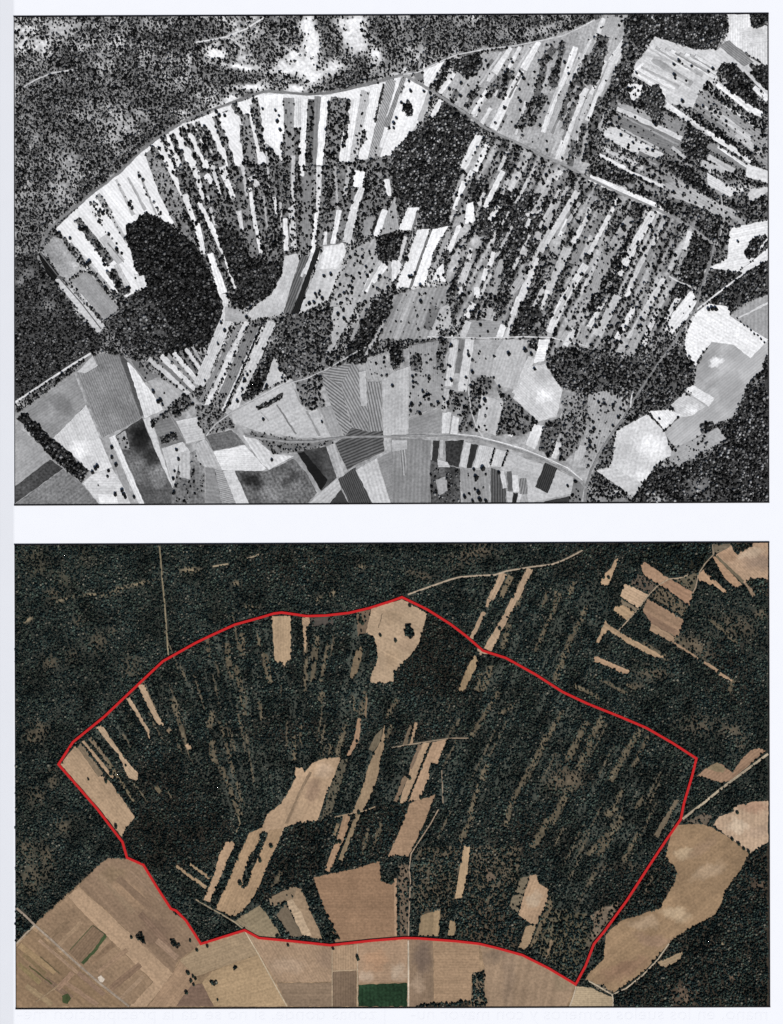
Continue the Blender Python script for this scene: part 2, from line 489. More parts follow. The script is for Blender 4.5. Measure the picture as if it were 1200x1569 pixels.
St(0,118,335,9,170,402,13,118,d=.45,size=2.0); Bt(0,118,337,152,385,8,.55,2.1,wood=fan_wood)
Bt(0,152,385,166,408,9,.6,2.1,wood=fan_wood); Bt(0,171,415,194,452,15,.75,2.2,soil=90,wood=fan_wood)
St(0,158,362,15,186,402,15,200); St(0,165,372,2,190,402,2,150); St(0,178,405,8,196,440,9,205)
Bt(0,142,322,158,345,6,.4,2.1,wood=fan_wood); Bt(0,142,310,158,330,8,.55,2.2,wood=fan_wood); Bt(0,153,340,190,395,5,.38,2.2,wood=fan_wood)
St(0,150,298,8,170,328,8,170,d=.4); St(0,166,325,6,196,372,6,190,d=.12); Bt(0,160,320,182,345,5,.5,2.2,wood=fan_wood)
St(0,178,275,3.5,205,330,6,190,d=.08); St(0,196,272,3.5,223,322,5,188); St(0,212,262,3.5,240,330,3,175,d=.2)
Bt(0,180,276,186,288,4,.6,2,wood=fan_wood); Bt(0,198,310,205,320,6,.7,2.3,wood=fan_wood); Bt(0,214,270,226,302,4,.45,2,wood=fan_wood); Bt(0,234,312,246,328,6,.6,2.2,wood=fan_wood)
# bushy grey strip
Fd(0,[(222,235),(240,225),(262,270),(300,345),(300,372),(272,352),(245,300)],150,'bushy grey strip in the left part of the fan, grey picture',d=.35,blotch=.2,grain=.2,shape='strip')
Bt(0,248,208,300,305,10,.6,2.2,wood=fan_wood); Bt(0,233,222,258,262,9,.5,2.2,wood=fan_wood); Bt(0,270,258,298,304,16,.62,2.3,wood=fan_wood)
for (x1,y1,x2,y2,w,d) in [(262,205,320,330,8,.55),(277,195,345,330,9,.6),(290,190,330,262,8,.5),(302,187,352,300,8,.5),(312,195,345,262,9,.6),(330,178,362,268,9,.5),(345,170,352,190,9,.6),
      (372,190,382,262,11,.55),(357,160,368,175,8,.5),(390,150,402,232,9,.5),(405,222,432,262,14,.75),(385,160,392,190,7,.4),(368,170,372,190,4,.5),
      (425,180,432,230,4,.35),(437,150,440,205,6,.4),(440,205,440,262,16,.72),(455,195,452,262,12,.62),(478,153,472,262,10,.75),(497,215,492,262,12,.55),(512,155,505,262,17,.72),(533,155,529,226,8,.82),
      (505,168,505,200,8,.5),(566,185,540,248,10,.75),(541,188,538,200,6,.55),(555,183,552,200,6,.5),(596,190,588,215,5,.3),(440,160,440,180,6,.35)]:
    Bt(0,x1,y1,x2,y2,w,d,2.1,soil=135,wood=fan_wood,shade=.55)
St(0,345,172,24,360,205,14,248); St(0,375,175,14,392,258,10,150,d=.35)
Fd(0,[(404,145),(434,145),(433,220),(422,226),(408,220)],250,'bright white field below the bend of the curved road, grey picture',stripe=(92,3,.05))
St(0,443,150,16,444,240,14,158,d=.18); St(0,457,150,10,457,192,10,235,stripe=(90,3,.16)); St(0,468,152,9,465,262,8,250)
St(0,478,152,12,473,260,11,110,d=.55,size=2.1); St(0,487,148,9,482,262,8,142); St(0,498,148,12,489,262,10,250)
St(0,520,150,26,505,262,24,140,d=.55,size=2.1); St(0,546,152,14,529,262,10,245); St(0,561,140,16,540,250,10,198,d=.15,stripe=(105,3,.12)); 
St(0,575,134,12,562,200,12,246); St(0,588,128,3.5,575,188,3,60,d=.7); St(0,600,122,16,566,258,12,165,stripe=(60,3.2,.35)); St(0,611,122,5,578,250,5,245)
St(0,618,120,6,592,195,9,150,stripe=(60,3.2,.35)); St(0,596,200,10,572,262,9,240); St(0,582,225,12,556,300,12,190,d=.25,size=2.1)
Fd(0,[(622,119),(656,139),(640,190),(625,208),(601,233),(600,205),(611,165)],250,'large white field below the road apex, grey picture',blotch=.04)
St(0,660,141,9,643,186,8,188); St(0,676,153,8,660,184,8,246)

# heart of the fan, mixed dark woods with pale slits
w_mid = new_wood(0, 'wood', 'dark wood with pale slits between its trees, middle of the fan, grey picture', 'wood')
region([(268,262),(430,250),(460,255),(455,390),(440,398),(400,405),(362,470),(352,460),(340,440),(312,395),(300,375),(268,345),(285,320)], .68, 125, 2.1, w_mid, .7, .25, .5)
w_mid2 = new_wood(0, 'wood', 'dark wood between narrow pale strips above the fan centre, grey picture', 'wood')
region([(455,258),(600,240),(606,300),(590,340),(555,335),(535,372),(455,385)], .62, 130, 2.1, w_mid2, .8, .3, .5)
for a in [(300,262,10,308,292,6,235,.25),(305,310,6,345,390,9,246,0),(345,390,8,361,442,5,246,0),(301,340,11,312,390,7,243,.05),(322,388,9,342,450,14,246,0),(343,450,14,345,490,8,238,0),
          (340,255,14,358,305,7,243,.12),(366,323,8,371,352,6,230,0),(375,300,10,385,385,12,140,.3),(383,288,6,392,350,6,240,.05),(392,345,5,400,388,6,240,.1),(420,302,5,425,334,4,235,.1),
          (437,335,7,439,384,8,243,0),(447,318,9,451,384,9,215,.3),(465,256,10,464,270,8,240,.1),(472,264,12,468,380,17,140,.18),(484,262,9,480,300,8,150,.2),(485,325,6,478,400,7,243,.02),(499,355,5,498,378,6,238,0),(520,322,8,510,374,8,243,0),
          (497,300,8,490,370,6,130,.4),(552,262,18,548,287,14,245,0),(555,287,9,540,325,12,236,0),(543,320,14,531,372,12,220,.02),(568,300,10,565,330,8,120,.4),(592,275,8,597,300,8,238,0),(590,322,11,576,362,9,238,0),(579,330,3.5,569,362,3,40,.6),
          (385,270,12,395,285,8,215,.15),(350,268,8,362,285,9,150,.4),(315,268,10,325,280,8,240,.1),(362,290,5,368,312,5,110,.3),(283,298,10,302,352,6,240,.1),(298,255,6,312,306,6,228,.1),(325,250,7,338,300,4,222,.08),(371,252,6,378,300,4,214,.08),(408,222,4,413,290,3,190,.1),(449,238,6,449,318,6,212,.1),(490,255,9,487,326,5,228,.05),(513,255,5,518,322,4,175,.1),(318,300,4,330,345,4,205,.1),(404,300,4,410,350,3,180,.1),(430,310,4,431,350,3,200,.1),(536,255,8,528,300,6,190,.2)]:
    St(0,a[0],a[1],a[2],a[3],a[4],a[5],a[6],d=a[7])
Fd(0,[(380,405),(396,400),(393,412),(382,414)],150,'tiny grey clearing inside the dark wood, middle of the fan, grey picture')
Wd(0,[(330,350),(362,352),(385,395),(402,400),(425,405),(437,396),(433,420),(415,452),(392,460),(372,476),(355,464),(362,440),(345,395)],.9,'compact black wood above the pale curved field, grey picture',shade=.6)
Wd(0,[(193,345),(205,340),(225,326),(245,335),(268,352),(300,376),(312,396),(330,440),(343,470),(342,492),(320,526),(280,546),(240,545),(210,535),(235,470),(200,455),(222,440),(205,400),(194,370)],.93,'largest dark wood, left of the fan centre in the grey picture',shade=.55,soil=45)
Wd(0,[(200,456),(240,460),(262,500),(250,545),(230,546),(190,526),(168,500),(183,478)],.85,'dark grey wood at the lower left corner of the largest wood, grey picture',shade=1.0,soil=80)
Fd(0,[(205,420),(221,422),(226,440),(215,446),(208,432)],243,'small white clearing notched in the left side of the largest dark wood, grey picture',d=.12)
Wd(0,[(680,153),(736,200),(722,220),(708,246),(700,264),(692,300),(690,332),(685,348),(660,350),(645,332),(640,318),(620,312),(604,290),(600,255),(602,235),(625,208),(650,187),(672,172)],.8,'big dark wood just below the diagonal road, grey picture',shade=1.5,soil=70)
Wd(0,[(578,360),(600,356),(621,360),(620,385),(610,400),(582,399)],.93,'small square black wood in the centre of the grey picture',shade=.7)

# centre
Fd(0,[(436,392),(455,388),(460,402),(447,435),(435,480),(388,490),(370,490),(392,467),(415,452),(432,420)],204,'long pale grey field curving left of the black strip, grey picture',stripe=(112,3,.04))
St(0,468,392,13,441,480,14,105,stripe=(112,3.5,.45)); St(0,480,388,7,464,425,8,232); St(0,468,420,5,452,470,4,150,stripe=(112,3,.3))
Fd(0,[(484,380),(493,377),(476,425),(458,480),(446,482),(466,430)],38,'long black ploughed strip right of the pale curved field, grey picture',shape='strip',stripe=(108,3,.3))
Fd(0,[(495,378),(526,372),(531,385),(520,415),(503,460),(458,481),(471,445),(487,405)],214,'large pale field right of the black ploughed strip, grey picture',stripe=(110,12,.06),blotch=.1)
Fd(0,[(497,378),(526,372),(529,388),(515,412),(490,412)],243,'white upper end of the large pale field, grey picture')
Fd(0,[(534,385),(575,365),(580,400),(600,400),(600,440),(560,462),(505,470),(520,420)],176,'grey striped field dotted with trees right of the large pale field, grey picture',d=.10,stripe=(115,7,.12),size=2.1)
Fd(0,[(606,300),(612,352),(583,361),(590,335)],172,'grey corner field left of the big dark wood, grey picture',d=.06)
Fd(0,[(558,336),(575,332),(565,363),(556,360)],160,'small grey patch left of a thin black strip, grey picture')
St(0,590,405,14,570,432,8,243); St(0,570,420,8,560,447,8,240); St(0,583,400,5,556,448,5,190)
Fd(0,[(600,520),(655,520),(690,452),(680,437),(640,443),(600,452),(560,465),(535,520)],160,'broad grey field ribbed with fine stripes below the centre, grey picture',d=.03,stripe=(112,6,.14))
St(0,634,446,10,606,520,10,190); St(0,615,450,7,590,500,7,140); St(0,668,470,16,655,505,16,120,d=.12)
Fd(0,[(676,470),(690,465),(692,500),(660,520),(655,518)],190,'pale grey patch with a few trees below the centre, grey picture',d=.16)
Wd(0,[(575,455),(603,450),(598,480),(580,520),(562,555),(535,562),(530,548),(548,510),(560,480)],.85,'long dark wood slanting through the lower centre, grey picture',shade=.9)
St(0,590,490,5,560,545,5,175)
Fd(0,[(512,470),(548,464),(530,500),(505,545),(500,520)],188,'pale grey field between the two lower centre woods, grey picture',d=.06)
Wd(0,[(425,490),(460,482),(506,471),(510,500),(500,545),(490,565),(470,575),(455,590),(430,565),(420,545),(430,520)],.66,'ragged dark wood below the black ploughed strip, grey picture',soil=110,shade=1.2,rough=.6)

# centre right: white strips beside the big wood
Fd(0,[(625,318),(643,318),(636,353),(610,353)],247,'white field tucked under the big dark wood, grey picture')
St(0,641,322,4,632,354,4,130,d=.35)
Fd(0,[(640,352),(660,350),(630,440),(606,442),(620,405)],240,'left one of two bright fields below the big dark wood, grey picture')
Fd(0,[(663,351),(688,346),(664,385),(660,405),(650,438),(628,440)],250,'right one of two bright fields below the big dark wood, grey picture')
St(0,661,350,4,629,440,4,120,d=.2); St(0,630,356,5,603,432,6,120,d=.3); St(0,622,362,6,612,400,5,215)
Fd(0,[(600,398),(612,399),(617,408),(606,428),(600,432)],235,'small white patch below the square black wood, grey picture')
Fd(0,[(670,412),(679,404),(683,432),(662,431)],243,'white triangle at the right of the two bright fields, grey picture',d=.08)
St(0,690,352,8,665,410,6,170,d=.15)

# centre right mixed country
w_cr = new_wood(0, 'wood', 'grey speckled open wood right of the centre, grey picture', 'wood')
region([(735,206),(765,208),(800,215),(845,245),(900,276),(1000,322),(1060,350),(1065,440),(1000,540),(845,545),(770,518),(708,517),(690,470),(682,436),(692,385),(690,335),(700,264),(722,222)], .46, 138, 2.0, w_cr, 1.1, .3, .5)
Wd(0,[(745,290),(790,290),(840,300),(850,330),(820,400),(800,405),(760,365),(730,360),(735,320)],.82,'dense grey wood right of the white triangle, grey picture',shade=1.4,soil=85)
Wd(0,[(792,190),(812,196),(838,205),(843,224),(826,240),(785,214)],.7,'small wood above the diagonal road, grey picture',soil=110,shade=1.3)
Wd(0,[(725,275),(745,272),(735,305),(718,308)],.85,'small dark wood between two pale strips right of the big wood, grey picture')
Wd(0,[(800,460),(835,430),(830,490),(800,516),(785,515)],.8,'dark wood between two long pale strips, right of centre, grey picture',shade=1.1)
for a in [(735,207,12,709,258,11,238,.03),(747,222,9,728,262,8,238,.08),(724,262,8,716,275,8,238,.1),(712,278,9,698,322,9,236,.02),(721,276,5,700,322,5,130,.2),(771,262,8,743,318,8,238,.04),(742,295,6,733,315,6,215,.1),(796,264,8,781,292,8,222,.05),(779,272,6,768,300,5,200,.15),
          (765,316,9,750,338,9,236,.12),(780,324,3,768,346,3,215,0),(885,293,9,828,386,9,218,.02),(823,395,9,797,460,11,222,.02),(796,455,9,786,482,9,225,0),(786,482,7,776,518,7,215,0),(870,336,7,857,363,7,243,.04),
          (902,330,6,878,372,8,236,.04),(870,380,14,838,452,12,195,.03),(840,445,8,829,474,5,222,0),(898,405,11,862,462,11,228,.03),(862,462,11,842,510,13,233,.05),(900,478,10,872,500,12,190,.2),(900,350,13,878,405,12,150,.1),
          (757,386,7,750,408,8,240,.02),(745,412,8,740,430,7,240,0),(770,398,9,760,425,9,182,.02),(718,402,11,707,436,13,205,.08),(730,440,8,732,456,9,238,.05),(704,440,8,707,452,7,230,0),(726,464,9,715,486,10,234,.03),
          (765,420,12,755,450,14,170,.12),(804,420,14,782,450,10,180,.12),(832,320,7,806,330,6,215,.1),(842,285,8,818,326,8,185,.2),(849,310,9,836,350,9,180,.06),(826,355,12,823,368,12,190,.05),(812,335,6,806,350,5,210,.1),(806,380,8,803,392,8,190,.05),
          (735,372,8,728,380,8,190,.08),(722,380,6,718,398,7,220,.1),(750,470,16,742,490,16,175,.2),(860,262,8,850,275,8,215,.15)]:
    St(0,a[0],a[1],a[2],a[3],a[4],a[5],a[6],d=a[7])
Fd(0,[(715,312),(725,309),(728,340),(712,344)],247,'white block right of the big dark wood, grey picture')
Fd(0,[(706,318),(714,314),(712,342),(690,350)],172,'grey wedge left of a white block below the big wood, grey picture',d=.06)
Fd(0,[(700,346),(709,342),(692,386),(684,384)],243,'short white strip below the white block, grey picture',shape='strip')
Fd(0,[(710,342),(724,346),(706,368),(698,372)],190,'short grey strip below the white block, grey picture',d=.05,shape='strip')
Fd(0,[(720,490),(765,492),(764,517),(708,517)],160,'plain grey block at the lower end of the right hand woods, grey picture',d=.03)
St(0,772,498,10,765,517,10,240); St(0,718,492,10,708,517,9,205)

for a in [(820,255,5,790,312,5,205,.1),(858,290,5,826,350,5,200,.1),(786,345,5,760,395,5,195,.1),(838,430,6,818,470,6,205,.08),(812,360,5,786,412,5,205,.08),(752,420,5,735,455,5,215,.1),(870,285,5,850,322,5,190,.1),(888,310,5,862,355,5,185,.1),(842,350,6,812,408,6,190,.12),(880,430,6,850,490,6,190,.1),(918,395,6,890,450,6,205,.1),(935,340,5,915,380,5,185,.1),(778,232,6,764,262,5,215,.1),(812,235,5,800,262,5,195,.1),(760,355,5,748,380,5,205,.1)]:
    St(0,a[0],a[1],a[2],a[3],a[4],a[5],a[6],d=a[7])
# long strips of the right
for a in [(946,303,5,936,326,5,238,.1),(934,330,7,902,390,7,222,.02),(922,330,10,905,360,8,150,.15),(967,333,14,940,380,18,178,.12),(928,390,14,905,460,18,165,.12),(910,300,8,895,330,8,170,.1),(903,318,7,900,330,6,228,.1),
          (1001,324,12,980,362,12,232,.08),(980,362,12,948,422,11,225,.12),(1008,362,6,990,388,9,215,.05),(990,388,9,965,440,8,205,.04),(1000,380,6,975,435,6,140,.1),(1019,335,8,1006,362,8,190,.15),(1058,354,9,1049,383,9,228,0),(1050,385,9,1042,410,9,170,.1),
          (966,440,8,960,455,8,235,.05),(1017,427,7,990,475,11,222,.06),(990,475,11,965,520,12,212,.1),(1022,450,5,990,510,6,190,.3),(928,458,6,900,505,9,226,.04),(947,453,12,915,515,16,200,.05),(960,460,10,930,515,12,150,.2),(972,470,7,945,520,9,238,.2),(985,490,14,965,545,14,175,.12),
          (1040,455,8,1020,490,7,232,.25),(1005,480,7,985,530,8,225,.4),(898,500,14,890,530,14,170,.08),(880,505,9,866,530,8,225,.1),(870,508,7,858,522,6,180,.1)]:
    St(0,a[0],a[1],a[2],a[3],a[4],a[5],a[6],d=a[7])
Bt(0,990,310,938,425,10,.75,2.2,wood=w_cr,shade=.7); Bt(0,938,425,915,465,22,.65,2.3,wood=w_cr,shade=.7); Bt(0,975,385,955,420,10,.55,2.2,wood=w_cr)
Fd(0,[(1060,443),(1068,463),(1050,492),(1030,512),(1018,506),(1030,480)],238,'white wedge left of the straight road at the right, grey picture',d=.03)
Wd(0,[(1062,358),(1092,376),(1075,430),(1064,440),(1040,432),(1045,405)],.82,'dark wedge shaped wood in the bend of the road, right of the grey picture',soil=70,shade=1.1)
Tk(0,[(1025,423),(1040,432),(1062,440)],2.2,215,'short pale footpath crossing below the wedge shaped wood, grey picture',name='path')

# north-eastern country
w_ne = new_wood(0, 'tree_belt', 'dark tree rows between the slanting strips above the diagonal road, grey picture', 'tree rows')
Fd(0,[(690,118),(735,84),(790,74),(830,62),(930,24),(962,22),(962,60),(905,250),(895,268),(845,243),(765,206),(695,158),(672,142)],178,'broad grey farmland crossed by slanting pale strips above the diagonal road, grey picture',d=.03,blotch=.15,grain=.14,name='farmland')
Fd(0,[(650,108),(682,93),(655,136),(649,128)],246,'white triangle above the road apex, grey picture')
Fd(0,[(630,110),(649,108),(648,126),(640,124)],130,'small dark grey wedge at the road apex, grey picture',d=.1)
St(0,696,112,7,674,143,7,246)
Bt(0,689,95,668,138,8,.97,2.2,soil=40,wood=w_ne,shade=.6)
Wd(0,[(690,92),(735,81),(740,97),(730,115),(710,118),(696,108)],.8,'small dark wood above the white strip near the road apex, grey picture')
for a in [(783,73,6,757,112,10,236,.02),(754,112,8,748,125,5,225,.1),(797,72,6,778,108,5,232,.02),(778,108,4,760,148,6,232,.08),(748,134,6,726,176,9,238,.05),(752,166,6,738,190,6,228,0),(826,64,7,802,106,11,238,.02),(800,108,9,783,140,10,235,.1),(783,140,11,756,198,12,240,.03),
          (760,84,8,730,125,8,190,.05),(770,118,12,750,140,12,130,.35),(757,92,9,748,105,9,128,.25),(840,80,14,818,135,16,180,.05),(812,140,16,785,205,16,172,.03),(806,155,4,790,206,4,222,0),(882,72,8,868,112,10,240,.03),(868,112,8,850,150,7,232,.04),(850,150,8,832,203,7,232,0),
          (892,82,10,872,130,12,205,.06),(875,140,10,845,200,14,195,.02),(898,135,9,876,185,11,232,.06),(876,185,11,855,245,12,222,.03),(888,180,10,870,245,10,190,.03),(926,28,9,914,58,7,230,.03),(928,93,7,903,150,6,236,.1),(905,145,8,890,185,7,205,.1),(963,54,8,938,95,13,240,.02),(938,95,9,900,185,8,232,.06),
          (845,145,10,822,195,12,160,.1),(862,80,6,850,100,6,170,.1)]:
    St(0,a[0],a[1],a[2],a[3],a[4],a[5],a[6],d=a[7])
Fd(0,[(930,26),(960,23),(946,55),(921,50)],178,'short grey block at the top edge beside the dark belt, grey picture',d=.05)
for (x1,y1,x2,y2,w,g) in [(815,68,790,108,3,205),(768,80,735,130,3,210),(850,66,835,100,4,150),(800,112,780,150,3,130),(838,120,815,170,4,205),(824,170,806,210,4,190),(856,130,838,178,3,205),(868,150,846,205,4,140),(905,60,880,115,4,225),(886,150,862,215,4,140),(890,200,874,245,4,215),(745,150,722,185,3,200),(722,120,700,150,4,195),(776,176,764,200,4,140),(858,205,846,235,4,200)]:
    St(0,x1,y1,w,x2,y2,w,g,d=.08)
for (x1,y1,x2,y2,w,d) in [(782,106,766,150,13,.5),(768,128,745,150,8,.5),(735,132,715,165,8,.5),(850,72,828,100,12,.45),(833,100,822,150,10,.42),(822,150,795,200,12,.6),(836,145,812,192,8,.75),(864,64,848,128,9,.6),(852,105,846,132,16,.6),(884,115,858,185,9,.35),
     (900,85,886,130,10,.6),(925,55,905,130,20,.66),(895,130,880,150,8,.5),(880,158,862,198,7,.45),(968,28,958,140,20,.8),(955,100,932,162,18,.68),(940,140,925,165,20,.68),(925,150,905,205,16,.7),(914,200,902,250,18,.75),(895,190,885,240,8,.4),(880,215,872,255,10,.4),(700,140,692,160,10,.45),(723,140,717,150,6,.5)]:
    Bt(0,x1,y1,x2,y2,w,d,2.15,soil=105,wood=w_ne,shade=1.1)
Wd(0,[(962,21),(1112,21),(1115,45),(1097,76),(1065,76),(1040,68),(1005,56),(985,74),(962,60)],.85,'large dark wood at the top right, grey picture',shade=1.4,soil=65)
Fd(0,[(1115,22),(1177,22),(1177,102),(1112,62),(1117,42)],236,'pale field in the very top right corner, grey picture',blotch=.1)
Fd(0,[(1130,45),(1165,40),(1177,62),(1150,72)],212,'grey smear on the pale top right corner field, grey picture')
Wd(0,[(1152,20),(1177,20),(1176,40),(1158,43),(1150,35)],.95,'tree clump in the very top right corner, grey picture',shade=.7)
Fd(0,[(985,85),(1003,56),(1040,68),(1065,76),(1100,76),(1108,64),(1177,104),(1177,150),(1150,120),(1105,100),(1090,115),(1072,140),(1062,165),(1022,158),(997,132),(968,115),(975,95)],214,'large pale field below the top right wood, grey picture',stripe=(32,4,.05),blotch=.08)
Fd(0,[(1100,70),(1118,62),(1155,95),(1140,102)],142,'grey hatched strip below the top right wood, grey picture',stripe=(38,3,.25),shape='strip')
St(0,1000,90,9,1060,130,10,172); St(0,985,84,5,1040,95,6,195)
Fd(0,[(970,108),(985,96),(1020,122),(1020,150),(995,130)],247,'white left end of the large pale top right field, grey picture')
Fd(0,[(962,128),(985,130),(980,148),(970,155),(963,145)],243,'small white patch left of the round clump, grey picture',d=.1)
for k in range(11):
    x0 = 1003 + k * 6.5; y0 = 66 + k * 1.2 if k > 5 else 62 + k * 1.5
    x0 -= 14 - k * 1.1; L0 = 52 + 10 * (k % 3)
    St(0, x0, y0 + 8, 3.5 + k % 3, min(x0 + L0, 1098), y0 + 8 + (min(x0 + L0, 1098) - x0) * .60, 3.5 + k % 3, (190, 232, 176, 222, 200, 238, 168)[k % 7])
for k in range(6):
    St(0, 972 + k * 3.5, 112 - k * 3, 4, 1020 + k * 7, 142 - k * 3, 4, (240, 196, 232, 180, 225, 205)[k])
w_far = new_wood(0, 'tree_belt', 'dark hedge rows slanting across the fields at the right edge, grey picture', 'tree rows')
Fd(0,[(1070,147),(1088,135),(1177,200),(1177,260),(1120,215),(1062,165)],160,'grey field between two dark hedge rows, top right of the grey picture',d=.16,stripe=(35,4,.12))
St(0,1088,165,8,1150,212,9,205,d=.15); St(0,1128,205,10,1165,235,10,200,d=.15)
Fd(0,[(937,176),(960,178),(1040,213),(1046,228),(1035,240),(985,212),(940,192)],132,'dark grey strip right of the dark belt, top right of the grey picture',d=.06,shape='strip')
Fd(0,[(942,155),(985,168),(1000,185),(960,176)],178,'grey strip beneath the round clump, top right of the grey picture',d=.06,shape='strip')
St(0,945,166,7,1045,212,8,222); St(0,1020,160,8,1152,248,8,238,d=.02)
Fd(0,[(1015,172),(1052,190),(1050,212),(1020,196)],150,'grey patch with scattered bushes right of the round clump, grey picture',d=.2)
Fd(0,[(928,195),(945,195),(975,213),(1018,236),(1008,246),(960,230),(925,208)],220,'pale slanting field below the dark grey strip, top right of the grey picture',d=.04)
St(0,918,237,5,958,258,6,240); St(0,925,228,6,985,258,6,205,d=.1); St(0,978,235,8,1020,252,8,130,d=.1)
St(0,1085,222,10,1145,258,10,150); St(0,1085,240,9,1125,262,9,190); St(0,1092,212,3,1150,246,4,232); St(0,1075,250,10,1110,262,8,200,d=.1)
for (x1,y1,x2,y2,w,g) in [(1075,160,1150,215,4,220),(1092,172,1150,208,3,195),(1070,170,1110,198,3,130),(1100,225,1148,258,4,235),(1062,190,1085,208,3,200),(940,170,1040,222,3,165),(932,186,1010,228,3,185),(1090,245,1115,262,3,225),(1030,225,1050,242,5,200),(1108,160,1160,196,3,232)]:
    St(0,x1,y1,w,x2,y2,w,g,d=.06)
Wd(0,[(982,150),(997,135),(1010,129),(1020,150),(1015,166),(1005,186),(990,172)],.8,'round clump of trees on the pale field, top right of the grey picture',soil=80,shade=1.4)
Wd(0,[(1055,192),(1085,213),(1084,246),(1062,244),(1044,225)],.88,'square dark wood among the right hand fields, grey picture',shade=1.2)
Wd(0,[(1105,99),(1125,97),(1150,120),(1164,165),(1152,168),(1130,142),(1108,118)],.92,'tapering dark wood on the right hand fields, grey picture',shade=.9)
Wd(0,[(1148,98),(1178,102),(1178,140),(1158,122)],.8,'dark wood cut by the right edge, top of the grey picture',shade=.9)
Bt(0,1080,130,1150,186,11,.85,2.2,wood=w_far,shade=.7); Bt(0,1150,186,1178,205,14,.75,2.2,wood=w_far,shade=.9); Bt(0,1062,176,1152,240,10,.85,2.2,wood=w_far,shade=.8); Bt(0,1155,235,1178,228,10,.7,2.1,wood=w_far)
St(0,1098,128,7,1150,168,10,246); St(0,1150,168,10,1168,176,8,243); St(0,1155,134,8,1177,152,12,236,d=.1)
Bt(0,1090,160,1108,182,9,.5,2.2,wood=w_far)
w_ne2 = new_wood(0, 'wood', 'dark wood and hedges above the road at the right of the grey picture', 'wood')
region([(915,246),(960,262),(985,240),(1035,240),(1060,250),(1085,262),(1100,278),(1128,302),(1178,290),(1178,330),(1120,350),(1118,392),(1092,375),(1060,348),(1005,312),(960,285),(912,270)], .66, 110, 2.1, w_ne2, 1.0, .2, .4)
for a in [(903,272,10,955,294,10,240,0),(955,294,10,1004,315,9,238,0),(958,260,5,1018,286,6,238,0),(975,278,9,1012,298,8,160,.15),(985,262,5,1010,274,5,150,.2)]: St(0,a[0],a[1],a[2],a[3],a[4],a[5],a[6],d=a[7])
Fd(0,[(1018,282),(1040,276),(1100,310),(1136,325),(1125,336),(1100,331),(1060,312),(1030,302)],182,'grey field behind the dark hedge, right of the grey picture',d=.08)
Fd(0,[(1083,264),(1100,274),(1128,296),(1118,302),(1085,284)],222,'pale wedge between hedges at the right of the grey picture')
Fd(0,[(1145,250),(1177,262),(1177,281),(1142,270)],228,'pale field cut by the right edge under the hedges, grey picture')
Fd(0,[(1143,302),(1150,289),(1178,287),(1178,293),(1152,310)],215,'thin pale field below, cut by the right edge, grey picture')
Fd(0,[(1118,350),(1177,337),(1177,366),(1160,392),(1150,402),(1130,416),(1095,412),(1088,410),(1115,395)],242,'white irregular field above the straight road at the right, grey picture',blotch=.06)
Wd(0,[(1140,385),(1150,368),(1173,358),(1165,378),(1158,396),(1146,396)],.92,'small dark wood inside a white field at the right edge, grey picture')
Wd(0,[(1075,452),(1090,412),(1130,418),(1145,408),(1178,388),(1178,448),(1150,462),(1120,476),(1090,466)],.74,'wood on both sides of the straight road at the right, grey picture',soil=85,shade=1.1)
Fd(0,[(1177,398),(1177,380),(1150,403),(1128,418),(1140,418)],240,'white sliver beside the straight road at the right edge, grey picture')
Fd(0,[(1118,484),(1150,462),(1177,451),(1177,522),(1130,492)],168,'plain grey field below the straight road at the right edge, grey picture')
St(0,1130,488,2,1177,464,3,222)

# south-east
Fd(0,[(1066,480),(1085,465),(1118,470),(1118,484),(1130,492),(1177,520),(1170,531),(1150,550),(1125,530),(1090,526),(1072,545),(1066,562),(1050,542),(1050,515)],246,'bright white field at the lower right, grey picture',blotch=.04)
Fd(0,[(1090,524),(1125,529),(1150,549),(1177,522),(1177,560),(1150,582),(1135,615),(1130,636),(1090,652),(1050,684),(1030,682),(1018,662),(1040,640),(1052,622),(1062,598),(1068,560)],184,'large smooth grey field at the lower right, grey picture',spots=[(1083, 560, 20, 26, 30, 155), (1097, 556, 11, 7, -20, 235), (1090, 590, 18, 8, -40, 165), (1060, 620, 16, 14, 0, 200), (1120, 600, 22, 30, 0, 165)],blotch=.14,grain=.04)
Fd(0,[(1048,597),(1062,590),(1095,610),(1086,623)],236,'small white oblong strip beside the lower right wood, grey picture',shape='strip')
Fd(0,[(1028,620),(1048,602),(1082,622),(1060,637),(1040,640)],212,'pale patch beside the small white oblong, grey picture',spots=[(1060, 624, 10, 9, 0, 245)],blotch=.16)
Fd(0,[(993,630),(1025,627),(1043,635),(1018,659)],232,'pale lozenge left of the smooth grey field, grey picture')
Fd(0,[(945,660),(992,634),(1018,660),(1030,697),(1005,712),(990,735),(970,746),(933,716)],216,'large pale field above the lower right wood, grey picture',spots=[(1000, 685, 26, 20, 30, 248), (985, 730, 16, 10, 0, 240), (955, 690, 16, 16, 0, 205)],blotch=.07)
Fd(0,[(912,720),(938,715),(985,742),(970,762)],208,'pale strip at the lower right bottom, grey picture',shape='strip')
Fd(0,[(1030,690),(1045,682),(1100,655),(1113,672),(1040,714),(1025,706)],172,'grey field with dotted bushes along the lower right wood, grey picture',d=.10)
Wd(0,[(985,742),(1005,716),(1030,716),(1060,710),(1100,690),(1113,672),(1105,655),(1120,645),(1135,615),(1142,592),(1155,578),(1178,560),(1178,771),(970,771),(972,760)],.82,'large dark wood filling the lower right corner, grey picture',shade=1.3,soil=70)
Wd(0,[(1072,650),(1092,645),(1092,655),(1075,662)],.9,'small tree clump at the edge of the smooth grey field, grey picture')
Wd(0,[(1172,548),(1178,545),(1178,572),(1170,565)],.9,'small dark tree patch cut by the right edge, grey picture')
